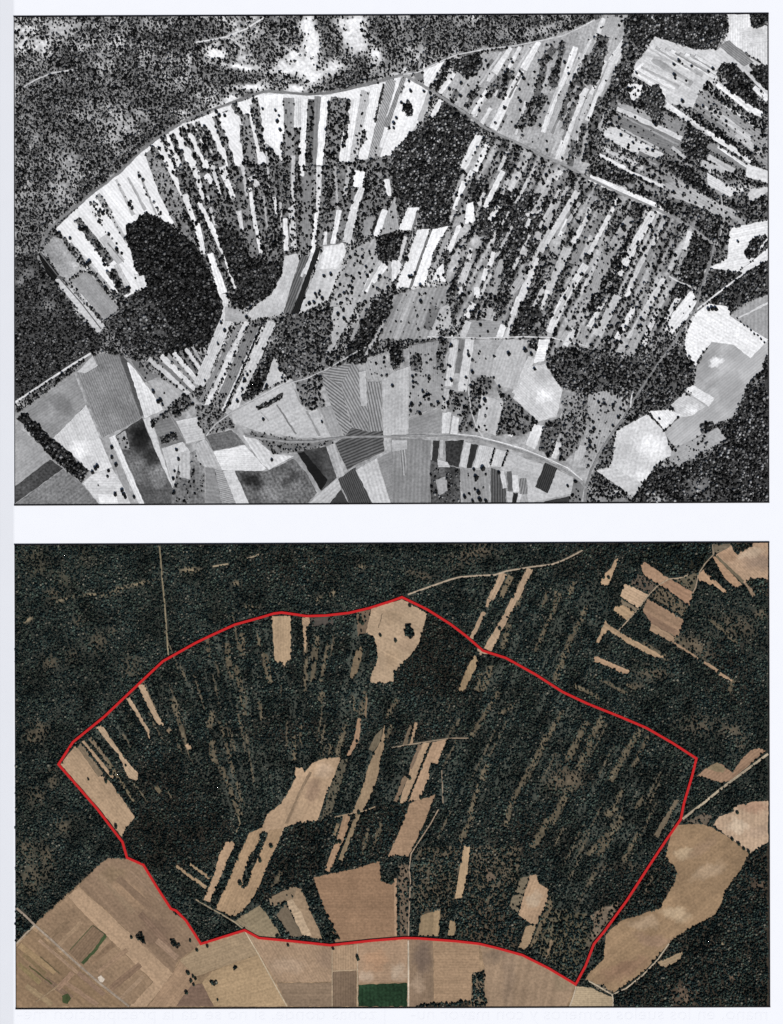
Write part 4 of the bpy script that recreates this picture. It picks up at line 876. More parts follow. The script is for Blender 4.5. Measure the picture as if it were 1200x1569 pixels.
# thin scrubby stripes inside the woods (old furrow strips)
for a in [(263,1070,6,290,1150,6),(225,1062,7,235,1090,6),(318,975,5,322,1010,4),(348,985,8,355,1040,7),(372,970,10,372,1005,9),(362,1020,8,370,1060,6),(405,1000,9,415,1050,8),(395,970,5,398,990,5),(327,1090,10,320,1115,9),(335,1105,4,345,1130,4),(345,1135,5,360,1190,6),(362,1195,4,373,1235,4),
          (324,1135,9,330,1170,8),(340,1175,6,368,1250,10),(368,1065,5,376,1095,5),(397,1075,5,402,1105,5),(450,1125,6,452,1165,7),(462,1110,4,461,1140,4),(360,1235,4,372,1220,4),(487,975,7,478,1045,7),(503,985,5,492,1045,5),(470,980,4,468,1060,4),(495,1060,8,490,1075,8),(530,1110,8,517,1158,7),(507,1140,5,506,1158,6),
          (765,1060,6,722,1128,7),(790,1078,5,765,1095,5),(863,1088,6,840,1130,7),(838,1128,9,815,1175,7),(812,1175,6,785,1230,9),(748,1170,9,738,1195,10),(735,1200,7,720,1250,6),(725,1250,8,705,1290,9),(783,1230,7,775,1270,7),
          (900,1105,9,870,1165,11),(905,1140,9,885,1180,9),(875,1205,9,845,1260,12),(840,1255,10,815,1300,10),(925,1098,9,900,1142,9),(985,1113,9,955,1160,9),(955,1160,9,935,1198,9),(993,1128,5,970,1175,6),(955,1208,5,943,1232,5),(986,1220,6,974,1240,6),(945,1235,10,930,1250,10),
          (955,1250,8,918,1312,9),(980,1275,6,955,1320,8),(935,1275,8,900,1310,8),(860,910,5,820,998,5),(853,905,6,848,940,6),(900,928,7,882,965,6),(880,965,8,850,1045,9),(880,890,7,870,915,7),(838,905,4,832,930,4),(780,955,8,770,995,8),(735,1030,6,730,1060,7),(752,1020,9,740,1060,9),(800,890,10,790,930,10),
          (1085,945,6,1130,985,6),(1010,965,5,1050,985,5),(985,985,6,1025,1010,8),(910,1035,4,960,1062,4),(960,1048,5,975,1056,5),(880,1050,6,920,1070,6),(1125,1040,6,1117,1060,6),(610,1070,6,592,1100,6),(600,1110,5,590,1135,5),(560,1060,6,556,1095,6),(540,1065,4,545,1090,4),(430,1335,7,418,1360,6),(585,1260,6,572,1300,5),(565,1270,5,555,1310,5)]:
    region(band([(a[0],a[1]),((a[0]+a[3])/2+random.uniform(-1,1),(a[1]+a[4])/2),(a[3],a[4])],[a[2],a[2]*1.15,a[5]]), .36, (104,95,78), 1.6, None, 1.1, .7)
rl = random.Random(5)
for k in range(70):
    if k % 2:
        th = rl.uniform(-.72, .3); r0 = rl.uniform(300, 520); r1 = r0 + rl.uniform(20, 70)
        p = (440 + r0 * math.sin(th), 1510 - r0 * math.cos(th)); q = (440 + r1 * math.sin(th), 1510 - r1 * math.cos(th))
    else:
        x0 = rl.uniform(690, 1020); y0 = rl.uniform(1060, 1330); L0 = rl.uniform(25, 90)
        if y0 < 1010 + (x0 - 740) * .5: continue
        p = (x0, y0); q = (x0 - L0 * .44, y0 + L0 * .9)
    region(band([p, ((p[0] + q[0]) / 2 + rl.uniform(-.8, .8), (p[1] + q[1]) / 2), q], [1.5, rl.uniform(2.5, 4.5), 1.5]), .35, (104, 96, 80), 1.5, None, 1.1, .6)
w_op = new_wood(1, 'open_wood', 'thin speckled open wood over brown ground, lower right inside the red line', 'wood')
region([(640,1300),(700,1297),(698,1375),(685,1410),(640,1400),(632,1350)], .74, (92,84,70), 1.8, w_op, 1.0, .3, .25)
region([(720,1297),(800,1298),(795,1340),(770,1400),(735,1380),(712,1370)], .8, (90,82,68), 1.8, w_op, 1.0, .3, .25)
region([(700,1378),(760,1385),(795,1405),(790,1455),(760,1448),(700,1435)], .8, (85,75,62), 1.9, w_op, 1, .3)
region([(905,1400),(950,1380),(925,1428),(908,1445)], .3, (118,104,88), 1.8, w_op, 1.0, .3, .25)
region([(835,1390),(900,1400),(900,1440),(880,1500),(840,1470),(815,1450)], .7, (88,82,66), 1.9, w_op, 1.0, .3, .25)
region([(612,1325),(626,1325),(626,1435),(612,1435)], .35, (115,100,84), 1.7, w_op, 1, .4)

region([(25,1448),(60,1410),(118,1357),(150,1327),(195,1316),(219,1328),(262,1396),(306,1447),(375,1427),(450,1443),(508,1450),(620,1438),(740,1447),(882,1509),(885,1549),(20,1549),(20,1440)], 0.0, (150,126,100), 1.8)
# fields inside the red line
Fd(1,[(93,1171),(116,1141),(150,1188),(160,1190),(170,1199),(207,1252),(193,1270),(187,1282),(150,1236)],TAN,'large tan field in the left corner of the red outline, colour picture',stripe=(52,4,.05))
St(1,121,1141,7,155,1188,9,GRY); St(1,127,1135,5,174,1193,5,TAN); St(1,138,1131,6,165,1165,5,GRY,d=.15); St(1,165,1165,5,206,1230,4,OLV,d=.25)
Fd(1,[(147,1115),(156,1110),(190,1160),(213,1186),(211,1197),(203,1194),(195,1190),(182,1157),(168,1140)],PALE,'long tan strip just right of the large left corner field, colour picture',shape='strip')
St(1,196,1069,6,227,1120,5,PALE); St(1,227,1118,4,229,1134,2,TAN)
Fd(1,[(211,1050),(221,1049),(235,1080),(252,1112),(242,1110),(225,1080)],PALE,'pale strip ending at the red line, upper left, colour picture',shape='strip')
St(1,257,1117,7,262,1122,6,GRY); St(1,287,1140,8,291,1148,6,TAN,d=.1); St(1,240,1205,8,246,1215,6,OLV,d=.2)
Fd(1,[(416,944),(446,944),(446,1010),(438,1015),(436,1024),(433,1015),(421,1015)],(196,167,134),'tan rectangular field hanging from the top of the red line, colour picture',stripe=(90,4,.05))
Fd(1,[(463,946),(474,946),(475,955),(470,962),(470,985),(468,1001),(465,985)],TAN,'narrow tan spike right of the rectangular top field, colour picture',shape='strip')
Fd(1,[(476,947),(512,947),(510,958),(478,960)],(92,86,80),'dark grey plot right of the tan spike below the red line, colour picture',d=.25)
Fd(1,[(546,938),(568,934),(561,970),(548,975)],(124,106,88),'brown grey plot left of the pale top field, colour picture',d=.12)
Fd(1,[(545,998),(553,990),(556,1000),(548,1030),(536,1045),(538,1025)],(134,116,92),'dull brown strip left of the pale top field, colour picture',shape='strip',d=.12)
Fd(1,[(569,933),(590,926),(616,918),(655,940),(648,965),(640,990),(627,1006),(612,1022),(604,1030),(603,1044),(586,1048),(567,1045),(570,1030),(578,1012),(577,988),(572,975),(561,969)],(192,165,136),'large pale field under the top corner of the red line, colour picture',spots=[(600, 945, 18, 12, 0, (178, 152, 124)), (625, 985, 16, 20, 0, (182, 155, 128)), (600, 1010, 12, 16, 0, (188, 160, 130))],blotch=.09)
St(1,586,940,1.6,580,962,1.6,(140,120,98))
Fd(1,[(728,1003),(733,1012),(730,1022),(714,1055),(705,1062),(703,1056),(716,1022)],(172,146,112),'tan strip just below the red line right of centre, colour picture',shape='strip')
Fd(1,[(453,1175),(463,1176),(467,1184),(480,1168),(497,1162),(523,1160),(512,1190),(497,1225),(487,1257),(455,1262),(437,1267),(430,1282),(400,1272),(410,1246),(430,1232),(447,1205),(452,1190)],(193,162,131),'large pale central field with a dark line through it, colour picture',spots=[(478, 1212, 13, 20, 20, (165, 136, 112)), (495, 1180, 16, 12, 0, (205, 176, 148)), (450, 1245, 14, 16, 30, (178, 150, 122))],blotch=.11,stripe=(115,6,.04))
Fd(1,[(474,1182),(478,1184),(458,1222),(442,1262),(436,1262),(455,1220)],(150,126,102),'dark grey stripe through the large pale central field, colour picture',shape='strip')
Fd(1,[(382,1276),(402,1268),(400,1285),(383,1312),(371,1345),(374,1366),(362,1392),(355,1404),(330,1392),(350,1350),(365,1312)],(180,149,116),'left one of two long tan strips below the central field, colour picture',stripe=(115,4,.05))
Fd(1,[(413,1272),(433,1270),(425,1295),(410,1325),(397,1358),(385,1380),(370,1398),(357,1405),(372,1366),(385,1335),(397,1312)],(180,149,116),'right one of two long tan strips below the central field, colour picture',stripe=(115,4,.05))
Fd(1,[(346,1290),(356,1289),(361,1294),(350,1314),(336,1350),(322,1382),(312,1379),(330,1335),(335,1312)],(196,162,130),'short pale strip left of the two long tan strips, colour picture',shape='strip')
St(1,270,1327,5,316,1360,5,(180,152,120)); St(1,290,1323,4,322,1346,5,(180,152,120))
Bt(1,405,1274,373,1362,6,.95,1.9,wood=w_c3); Bt(1,365,1300,326,1390,8,.9,1.9,wood=w_c3)
St(1,551,1101,6,546,1135,9,(172,138,110)); St(1,546,1135,8,533,1158,4,(172,138,110)); St(1,562,1068,3,560,1100,3,(150,126,100))
Fd(1,[(523,1164),(533,1163),(527,1190),(508,1245),(492,1258),(500,1225),(513,1190)],(104,98,82),'dull olive strip right of the large pale central field, colour picture',d=.3,shape='strip')
Fd(1,[(589,1110),(591,1112),(588,1150),(584,1160),(578,1195),(566,1225),(553,1246),(540,1247),(556,1205),(566,1170),(575,1150),(584,1135)],(166,141,112),'long brownish strip right of the central field, colour picture',shape='strip')
Fd(1,[(565,1148),(575,1127),(587,1115),(582,1138),(572,1152)],(124,112,92),'grey green wedge at the top of the long brownish strip, colour picture')
St(1,532,1249,11,521,1290,10,(182,147,116)); St(1,519,1290,9,502,1335,9,(182,147,116)); St(1,549,1247,7,522,1318,7,(152,132,104)); St(1,518,1262,5,512,1280,5,(140,122,96),d=.2)
Row(1,[(543,1250),(528,1288),(512,1325)],3,1.8,w_c4)
Fd(1,[(647,1139),(660,1137),(648,1165),(640,1190),(622,1229),(611,1231),(625,1190),(630,1175)],TAN,'left one of two tan fields in the centre right, colour picture',stripe=(112,4,.05))
St(1,644,1141,6,629,1178,5,(140,118,98)); St(1,622,1190,7,606,1228,6,(142,120,98))
Fd(1,[(663,1137),(685,1133),(676,1155),(670,1171),(660,1168),(657,1180),(658,1192),(650,1206),(645,1225),(626,1228),(640,1190)],(192,158,128),'right one of two tan fields in the centre right, colour picture',stripe=(112,4,.05))
Row(1,[(659,1142),(642,1185),(625,1226)],2.4,1.7,w_c4)
Fd(1,[(629,1229),(645,1225),(667,1217),(652,1258),(637,1290),(626,1312),(608,1310),(594,1313),(610,1278)],(170,138,110),'brown field below the two tan fields, colour picture',stripe=(0,4,.04))
St(1,638,1107,5,630,1140,5,(186,156,126)); St(1,630,1112,5,620,1142,7,(128,112,92))
Fd(1,[(711,1296),(721,1297),(716,1340),(708,1376),(697,1377),(703,1340)],(196,166,130),'narrow pale strip standing alone in the lower wood, colour picture',shape='strip')
St(1,1038,1225,7,1005,1282,8,(128,114,94),d=.05)
Fd(1,[(812,1341),(822,1340),(826,1354),(842,1363),(838,1382),(823,1416),(813,1415),(794,1402)],(186,154,124),'tan notched field in the lower wood at right, colour picture',spots=[(818, 1380, 9, 16, 20, (196, 172, 146))],blotch=.12,stripe=(112,5,.06))
Fd(1,[(798,1345),(811,1342),(793,1400),(780,1388)],(128,116,96),'grey green scrub strip left of the notched field, colour picture',d=.12,shape='strip')
Fd(1,[(806,1419),(822,1416),(812,1448),(803,1455),(794,1453)],(166,140,110),'short tan strip below the notched field, colour picture',shape='strip')
Fd(1,[(843,1372),(848,1385),(820,1448),(812,1452),(826,1415)],(122,108,86),'dull brown strip right of the notched field, colour picture',d=.15,shape='strip')
Fd(1,[(843,1440),(849,1440),(842,1460),(835,1470)],(140,120,96),'tiny dull strip near the lower right of the red line, colour picture',d=.05)
Fd(1,[(645,1402),(675,1393),(674,1412),(672,1434),(641,1434)],(158,135,104),'small tan plot above the bottom of the red line, colour picture')
St(1,669,1394,8,666,1434,8,(172,146,112))
Fd(1,[(690,1410),(697,1410),(699,1420),(696,1434),(686,1433)],(170,145,112),'small pale oval plot above the bottom of the red line, colour picture')
Fd(1,[(745,1330),(762,1345),(745,1352)],(118,102,86),'faint brown triangle in the lower open wood, colour picture',d=.25)
Fd(1,[(480,1344),(545,1331),(582,1319),(584,1350),(600,1356),(608,1345),(609,1436),(570,1440),(515,1446)],(160,126,98),'big square brown field in the bottom middle, colour picture',blotch=.08,stripe=(0,4,.04))
St(1,606,1346,4,606,1434,4,(182,148,118))
Fd(1,[(368,1406),(398,1387),(415,1408),(431,1432),(425,1437),(398,1436),(378,1425)],(156,140,112),'olive tan wedge above the red line at the bottom, colour picture')
Fd(1,[(412,1376),(432,1366),(448,1358),(457,1360),(458,1375),(435,1384),(415,1390)],(146,126,102),'brownish plot at the top of the bottom wedge fields, colour picture',d=.05)
Fd(1,[(455,1360),(462,1362),(495,1440),(476,1436),(448,1380)],(166,140,112),'tan strip left of the tree belt beside the brown square field, colour picture',shape='strip')
Fd(1,[(438,1381),(448,1378),(463,1400),(478,1434),(464,1434)],(198,172,142),'bright pale strip among the bottom wedge fields, colour picture',shape='strip')
Fd(1,[(424,1402),(438,1383),(464,1434),(445,1437)],(122,108,90),'dull grey brown wedge left of the bright pale strip, colour picture')
w_tb = new_wood(1, 'tree_belt', 'dark slanting tree belts between the wedge fields at the bottom, colour picture', 'tree rows')
Bt(1,404,1382,442,1438,10,.8,2,wood=w_tb); Bt(1,412,1395,440,1382,7,.8,2,wood=w_tb); Bt(1,466,1342,512,1442,18,.88,2,wood=w_tb)
Fd(1,[(395,1436),(380,1424),(360,1412),(372,1402),(380,1422)],(150,134,108),'sliver of grass beside the red line corner at the bottom, colour picture')

# outside the red line: north-east
for a in [(772,878,11,752,918,9),(750,918,6,746,930,4),(742,938,7,722,978,6)]: St(1,*a,(190,161,132))
St(1,783,882,9,768,915,9,(132,117,94),d=.1)
for a in [(812,871,10,790,918,10),(788,918,9,776,945,9),(775,945,10,747,996,11)]: St(1,*a,(190,161,132))
Fd(1,[(730,993),(748,1002),(736,1004)],(176,152,128),'pale corner where a strip meets the red line, upper right, colour picture')
Fd(1,[(937,870),(942,858),(947,855),(944,868),(937,885),(932,899),(921,896),(922,883)],(200,168,134),'lone tan strip at the top right outside the red line, colour picture',shape='strip')
Fd(1,[(982,866),(988,861),(1012,877),(1026,887),(1013,898),(985,880)],(178,143,115),'brown strip below the top right wood, colour picture',shape='strip')
Fd(1,[(1027,887),(1063,908),(1057,928),(1012,896)],(182,143,115),'brown strip continuing right beyond the small track, top right, colour picture',shape='strip')
Fd(1,[(1030,887),(1060,880),(1068,875),(1066,900),(1060,905)],(110,102,84),'scrubby olive triangle at the top right, colour picture',d=.25)
Fd(1,[(974,880),(985,881),(1010,900),(995,910),(965,895)],(104,92,80),'speckled scrub plot above the pale strip, top right, colour picture',d=.4)
Fd(1,[(1012,899),(1056,930),(1046,945),(996,913)],(112,100,82),'speckled scrub plot between two brown strips, top right, colour picture',d=.38)
Fd(1,[(957,895),(963,896),(995,912),(978,932),(950,914)],(198,168,138),'pale block at the left end of the top right strips, colour picture')
Fd(1,[(950,916),(978,933),(974,937),(952,925)],(132,118,98),'greyish rim below the pale block, top right, colour picture',d=.05)
Fd(1,[(943,929),(955,927),(973,938),(961,951),(940,936)],(188,158,124),'small tan block below the pale block, top right, colour picture')
Fd(1,[(992,917),(1047,949),(1047,955),(1040,974),(1033,975),(985,935)],(168,136,110),'two toned brown strip right of the small tan block, colour picture',stripe=(30,8,.08))
Fd(1,[(985,936),(1038,966),(1034,974),(1000,957)],(152,122,100),'darker lower edge of the two toned brown strip, colour picture',shape='strip')
Fd(1,[(998,955),(1034,976),(1032,985),(995,966)],(174,144,116),'short tan strip below the two toned brown one, colour picture',shape='strip')
St(1,1033,985,4,1072,1010,3,(176,146,118)); St(1,1078,1014,4,1100,1028,6,(176,146,118)); St(1,1102,1032,5,1122,1043,3,(186,154,124))
Fd(1,[(928,950),(932,957),(970,980),(1007,1000),(1018,1007),(1005,1008),(960,985),(931,965),(918,985),(913,986)],(186,156,124),'long bent tan strip at the right, colour picture',shape='strip')
Fd(1,[(912,1005),(920,1008),(967,1028),(957,1034),(935,1022),(909,1013)],(186,152,122),'tan strip parallel below the long bent one, colour picture',shape='strip')
Fd(1,[(1092,853),(1097,853),(1137,896),(1126,901),(1110,885)],(194,156,124),'orange tan strip right of the small track at the top right, colour picture',shape='strip')
Fd(1,[(1096,850),(1120,835),(1125,846),(1140,845),(1148,833),(1177,831),(1177,888),(1150,886),(1140,894)],(192,160,132),'large tan field in the top right corner, colour picture',spots=[(1165, 860, 26, 14, 0, (168, 142, 122)), (1150, 848, 20, 8, -20, (208, 182, 156)), (1115, 850, 20, 10, 0, (180, 146, 118))],blotch=.12)
St(1,1098,852,4,1139,892,5,(118,108,88))
Fd(1,[(1068,882),(1078,872),(1102,895),(1115,907),(1113,911),(1097,899),(1072,890)],(194,158,126),'pointed tan field beside the small track, top right, colour picture')
Fd(1,[(1092,850),(1095,834),(1118,833),(1120,836),(1104,846)],(128,116,98),'grey scrubby corner at the top edge right, colour picture',d=.1)
Fd(1,[(1140,893),(1147,893),(1158,912),(1153,915)],(160,136,112),'short dull tan stub below the top right field, colour picture')
Wd(1,[(1125,831),(1155,831),(1145,842),(1128,849)],.9,'small tree clump at the top edge of the top right field, colour picture')
Wd(1,[(1145,893),(1150,887),(1178,888),(1178,912),(1160,912)],.85,'tree clump below the large top right field, colour picture')
w_tr = new_wood(1, 'wood', 'dense dark wood at the top right above the brown strips, colour picture', 'wood')
region([(988,835),(1088,834),(1080,866),(1060,880),(1030,886),(1010,874),(990,860)], .96, (45,44,36), 1.9, w_tr, 1.0, .1)
Bt(1,1080,870,1125,905,10,.85,1.9,wood=w_tr)
# east
Fd(1,[(1067,1190),(1080,1178),(1098,1168),(1108,1172),(1122,1184),(1135,1165),(1150,1150),(1163,1146),(1174,1150),(1120,1196),(1105,1199),(1075,1190)],(168,134,108),'brown winged field above the straight road at the right, colour picture')
Fd(1,[(1082,1178),(1098,1168),(1112,1176),(1108,1184)],(150,132,102),'olive upper lobe of the brown winged field, colour picture')
Fd(1,[(1031,1264),(1075,1262),(1090,1267),(1120,1285),(1148,1306),(1137,1330),(1115,1360),(1105,1385),(1095,1402),(1060,1420),(1030,1440),(1010,1462),(985,1490),(940,1521),(915,1511),(897,1501),(905,1488),(925,1470),(928,1432),(950,1412),(990,1398),(1012,1392),(1020,1375),(1035,1350),(1037,1335),(1020,1312),(1025,1290)],(166,136,104),'big winding brown field at the lower right, colour picture',spots=[(1048, 1308, 20, 10, 0, (194, 168, 136)), (1036, 1400, 22, 12, 10, (196, 170, 138)), (985, 1415, 22, 11, -10, (188, 160, 130)), (1085, 1335, 28, 12, -20, (188, 160, 130)), (955, 1485, 40, 14, -20, (160, 126, 100)), (1075, 1300, 26, 10, -35, (166, 136, 108)), (1000, 1440, 30, 10, 10, (170, 138, 112))],blotch=.13,stripe=(-40,5,.03))
Fd(1,[(1092,1265),(1102,1251),(1125,1243),(1122,1236),(1155,1228),(1177,1227),(1177,1290),(1149,1308),(1120,1284)],(204,174,146),'pale field cut by the right edge above the dark wood, colour picture',spots=[(1155, 1236, 26, 10, 0, (190, 152, 126)), (1128, 1265, 18, 10, 0, (218, 194, 168)), (1160, 1275, 16, 12, 0, (190, 162, 138))],blotch=.12)
Fd(1,[(1052,1258),(1080,1245),(1092,1250),(1085,1264),(1065,1262)],(112,100,86),'dull scrubby plot at the road corner on the right, colour picture',d=.3)
Fd(1,[(1008,1474),(1048,1457),(1043,1470),(1020,1482),(1012,1481)],(170,146,116),'small leaf shaped tan clearing in the lower right wood, colour picture')
# south
Fd(1,[(885,1511),(905,1513),(940,1529),(938,1542),(873,1542)],(194,172,140),'pale sandy plot at the bottom corner of the red line, colour picture')
Wd(1,[(903,1503),(918,1508),(940,1518),(935,1523),(915,1515)],.5,'low hedge at the bottom corner of the big winding field, colour picture',name='hedge',soil=(110,100,86))
Fd(1,[(150,1326),(165,1315),(195,1315),(219,1327),(240,1360),(262,1394),(285,1412),(299,1432),(306,1447),(275,1470),(264,1490),(230,1460),(200,1430),(160,1393),(121,1358)],(154,127,103),'large dark tan field left below the red line, colour picture',spots=[(200, 1370, 36, 14, 40, (168, 138, 110)), (240, 1430, 26, 20, 0, (140, 114, 94)), (175, 1340, 20, 14, 0, (146, 122, 96))],blotch=.10,stripe=(48,6,.05))
Fd(1,[(104,1373),(121,1359),(160,1394),(200,1431),(265,1491),(250,1512),(225,1542),(199,1542),(235,1504),(180,1450),(130,1402)],(188,157,127),'long pale L shaped strip at the lower left, colour picture',blotch=.07)
Fd(1,[(57,1412),(104,1373),(130,1402),(180,1450),(234,1504),(205,1538),(190,1542),(110,1469)],(160,132,105),'tan field above the slanting road at the lower left, colour picture',blotch=.10,stripe=(45,6,.04))
Fd(1,[(105,1458),(143,1417),(163,1432),(125,1478)],(138,113,90),'dark brown plot edged with green at the lower left, colour picture',blotch=.12)
Fd(1,[(160,1431),(164,1435),(147,1458),(128,1478),(124,1475),(146,1452)],(72,90,56),'thin bright green strip at the lower left, colour picture',shape='strip')
Tk(1,[(107,1456),(142,1418)],1.3,(96,100,68),'thin grassy line along the dark brown plot, lower left, colour picture',name='grass_verge')
Tk(1,[(143,1418),(162,1432)],1.6,(88,84,62),'short grassy end line of the dark brown plot, lower left, colour picture',name='grass_verge')
Fd(1,[(25,1452),(50,1424),(108,1473),(150,1508),(196,1542),(25,1542)],(154,126,97),'striped tan field in the bottom left corner, colour picture',blotch=.12,stripe=(45,9,.06))
for (x1,y1,x2,y2,w,c) in [(36,1462,70,1492,6,(140,118,86)),(60,1440,130,1500,5,(172,142,116)),(28,1476,62,1506,7,(150,130,92)),(70,1500,110,1530,9,(138,112,92)),(120,1490,160,1524,8,(146,118,98)),(100,1505,150,1540,7,(160,130,106)),(40,1510,80,1540,8,(160,136,104)),(75,1440,105,1410,7,(150,124,98)),(88,1450,125,1412,6,(168,140,112)),(140,1475,175,1445,9,(152,124,98)),(150,1490,195,1455,7,(166,136,110)),(170,1515,215,1478,9,(146,118,96)),(185,1530,220,1495,6,(168,140,114))]:
    St(1,x1,y1,w,x2,y2,w,c)
for (x1,y1,x2,y2,w,c) in [(180,1345,235,1395,10,(144,118,96)),(150,1340,205,1398,8,(160,134,108)),(215,1400,262,1452,10,(146,118,98)),(200,1335,250,1385,6,(162,134,110)),(240,1440,272,1468,9,(160,132,110))]:
    St(1,x1,y1,w,x2,y2,w,c)
St(1,30,1448,9,85,1490,8,(168,140,104)); St(1,45,1480,2,80,1508,2.5,(96,92,60)); St(1,88,1515,8,112,1490,8,(166,134,110)); St(1,55,1535,3,90,1510,2,(170,144,114)); St(1,62,1466,2,92,1492,2,(112,98,72))
Fd(1,[(95,1526),(104,1522),(109,1530),(104,1538),(96,1536)],(72,86,52),'small dark green patch at the bottom edge, lower left, colour picture')
#Fd(1,[(46,1480),(58,1478),(60,1486),(48,1488)],(104,104,70),'faint olive patch in the bottom left corner field, colour picture')
Fd(1,[(150,1497),(155,1494),(161,1500),(158,1505),(153,1504)],(226,212,196),'whitish spot beside the slanting road, lower left, colour picture')
Wd(1,[(24,1402),(48,1420),(40,1430),(24,1442)],.95,'dark wedge of trees at the left edge beside the road fork, colour picture',shade=.8)
Fd(1,[(276,1471),(308,1448),(373,1428),(396,1462),(325,1487),(292,1500)],(172,148,118),'tan wedge below the red line left of the white track, colour picture',blotch=.08)
Fd(1,[(310,1506),(325,1488),(396,1462),(440,1542),(328,1542)],(186,157,121),'large sandy field left of the white track at the bottom, colour picture',blotch=.07,stripe=(-15,5,.04))
Fd(1,[(227,1542),(264,1492),(276,1472),(300,1497),(292,1512),(270,1542)],(172,141,113),'brownish plot right of the L shaped strip at the bottom, colour picture')
Fd(1,[(270,1542),(293,1510),(310,1507),(328,1542)],(134,108,92),'dark reddish brown triangle at the bottom edge, colour picture')
Fd(1,[(377,1428),(398,1439),(450,1445),(508,1451),(508,1504),(424,1505)],(180,150,122),'tan field right of the white track below the red line, colour picture',spots=[(440, 1480, 30, 12, 0, (188, 160, 134)), (500, 1470, 16, 16, 0, (168, 140, 116))],blotch=.08)
Fd(1,[(424,1506),(508,1506),(508,1542),(442,1542)],(148,125,103),'grey brown field at the bottom edge right of the white track, colour picture',blotch=.10,stripe=(0,5,.04))
Fd(1,[(510,1451),(547,1447),(547,1485),(510,1487)],(182,152,122),'small square tan plot below the red line, colour picture')
Fd(1,[(510,1489),(546,1487),(546,1542),(510,1542)],(132,110,90),'dark brown oblong plot at the bottom edge, colour picture',blotch=.10)
Fd(1,[(549,1446),(590,1441),(624,1440),(624,1504),(549,1507)],(182,150,122),'tan field above the green plot, colour picture',spots=[(575, 1470, 20, 16, 0, (190, 150, 118)), (560, 1495, 12, 10, 0, (196, 170, 146)), (610, 1490, 12, 14, 0, (196, 172, 148))],blotch=.10,stripe=(0,4,.04))
Fd(1,[(549,1509),(624,1506),(624,1542),(549,1542)],(40,70,46),'bright green crop plot at the bottom edge, colour picture',blotch=.25,grain=.2,stripe=(90,6,.14))
Fd(1,[(628,1440),(664,1441),(664,1542),(628,1542)],(152,127,104),'grey brown column field right of the white line road, colour picture',spots=[(648, 1465, 14, 30, 0, (128, 108, 94)), (640, 1505, 10, 16, 0, (178, 152, 128))],blotch=.12)
Fd(1,[(665,1441),(700,1443),(734,1447),(735,1487),(722,1500),(722,1536),(665,1542)],(176,145,115),'tan field left of the small tree block at the bottom, colour picture',blotch=.07,stripe=(0,4,.05))
Fd(1,[(736,1448),(762,1454),(800,1465),(840,1485),(880,1509),(868,1542),(744,1542),(743,1487)],(168,141,115),'wide tan field right of the small tree block at the bottom, colour picture',spots=[(780, 1500, 12, 40, 0, (154, 130, 108)), (860, 1500, 16, 20, 10, (156, 134, 108)), (760, 1465, 20, 10, 0, (146, 124, 104))],blotch=.09,stripe=(100,14,.04))
Wd(1,[(725,1490),(742,1486),(743,1542),(722,1542)],.66,'upright block of small trees in the bottom fields, colour picture',size=2.2,soil=(130,115,96))
Wd(1,[(637,1541),(660,1537),(690,1537),(722,1533),(722,1543),(637,1543)],.85,'low dark hedge along the bottom edge, colour picture',name='hedge',size=2.0)

# roads and tracks
Tk(1,[(625,911),(650,902),(690,888),(705,884),(735,882),(758,881),(776,875),(800,871),(818,868),(845,865),(862,859),(880,850),(893,843)],2.4,(186,168,146),'pale winding track above the red line at the top, colour picture')
Tk(1,[(244.5,836),(246.5,860),(249,890),(252,920),(255,960),(258,1004)],2.2,(150,138,112),'straight faint vertical track through the upper left forest, colour picture')
Tk(1,[(326,868),(338,866),(350,864)],2.4,(176,160,132),'short pale track piece in the forest near the top, colour picture')
Tk(1,[(378,856),(388,853),(398,849)],2.2,(160,146,122),'tiny pale track piece near the top edge, colour picture')
Tk(1,[(1177,1155),(1150,1175),(1120,1197),(1098,1214),(1080,1229),(1060,1244),(1046,1255)],3.6,(188,172,148),'straight pale road at the right, colour picture',name='road')
Tk(1,[(625.8,1441),(626,1470),(626,1542)],2.4,(216,200,180),'straight white road between the bottom fields, colour picture',name='road')
Tk(1,[(376,1428),(395,1460),(415,1497),(440,1542)],1.8,(206,188,160),'white slanting track between the sandy bottom fields, colour picture')
Tk(1,[(25,1391),(40,1404),(53,1417),(80,1441),(110,1469),(150,1504),(198,1542)],3.2,(168,152,136),'grey slanting road at the lower left, colour picture',name='road')
Tk(1,[(53,1418),(40,1430),(25,1446)],2.4,(186,170,150),'short pale branch of the slanting road at the left edge, colour picture')
Tk(1,[(898,1501),(915,1510),(938,1524),(960,1514),(985,1494),(1008,1470),(1025,1446)],2.0,(200,184,160),'pale track along the lower edge of the big winding field, colour picture')
Tk(1,[(883,1511),(879,1526),(873,1542)],2.0,(196,180,158),'short track at the bottom corner of the red line, colour picture')
Tk(1,[(938,1524),(940,1534),(939,1542)],1.8,(206,190,168),'tiny pale track end at the bottom right, colour picture')
Tk(1,[(1092,834),(1093,850),(1080,864),(1070,880),(1066,900),(1058,915)],1.8,(166,148,126),'thin track winding down beside the pointed field, top right, colour picture')
Tk(1,[(1055,881),(1040,886),(1025,887),(1008,897),(993,913),(978,933),(960,953),(948,966)],1.8,(176,158,134),'thin track crossing the brown strips at the top right, colour picture')
Tk(1,[(600,1146),(620,1142),(645,1138),(690,1131),(718,1131)],1.8,(164,146,124),'thin track above the two tan fields, colour picture')
Tk(1,[(513,1252),(535,1247),(560,1242),(575,1236)],1.6,(172,150,122),'thin track below the long brownish strip, colour picture')
Tk(1,[(677,1180),(678,1205),(679,1232)],1.7,(158,142,122),'thin vertical track right of the tan fields, colour picture')
Tk(1,[(672,1240),(660,1262),(645,1285),(630,1308),(627,1330),(629,1350),(627,1400),(626,1434)],1.7,(170,148,126),'thin track running down to the red line, bottom middle, colour picture')
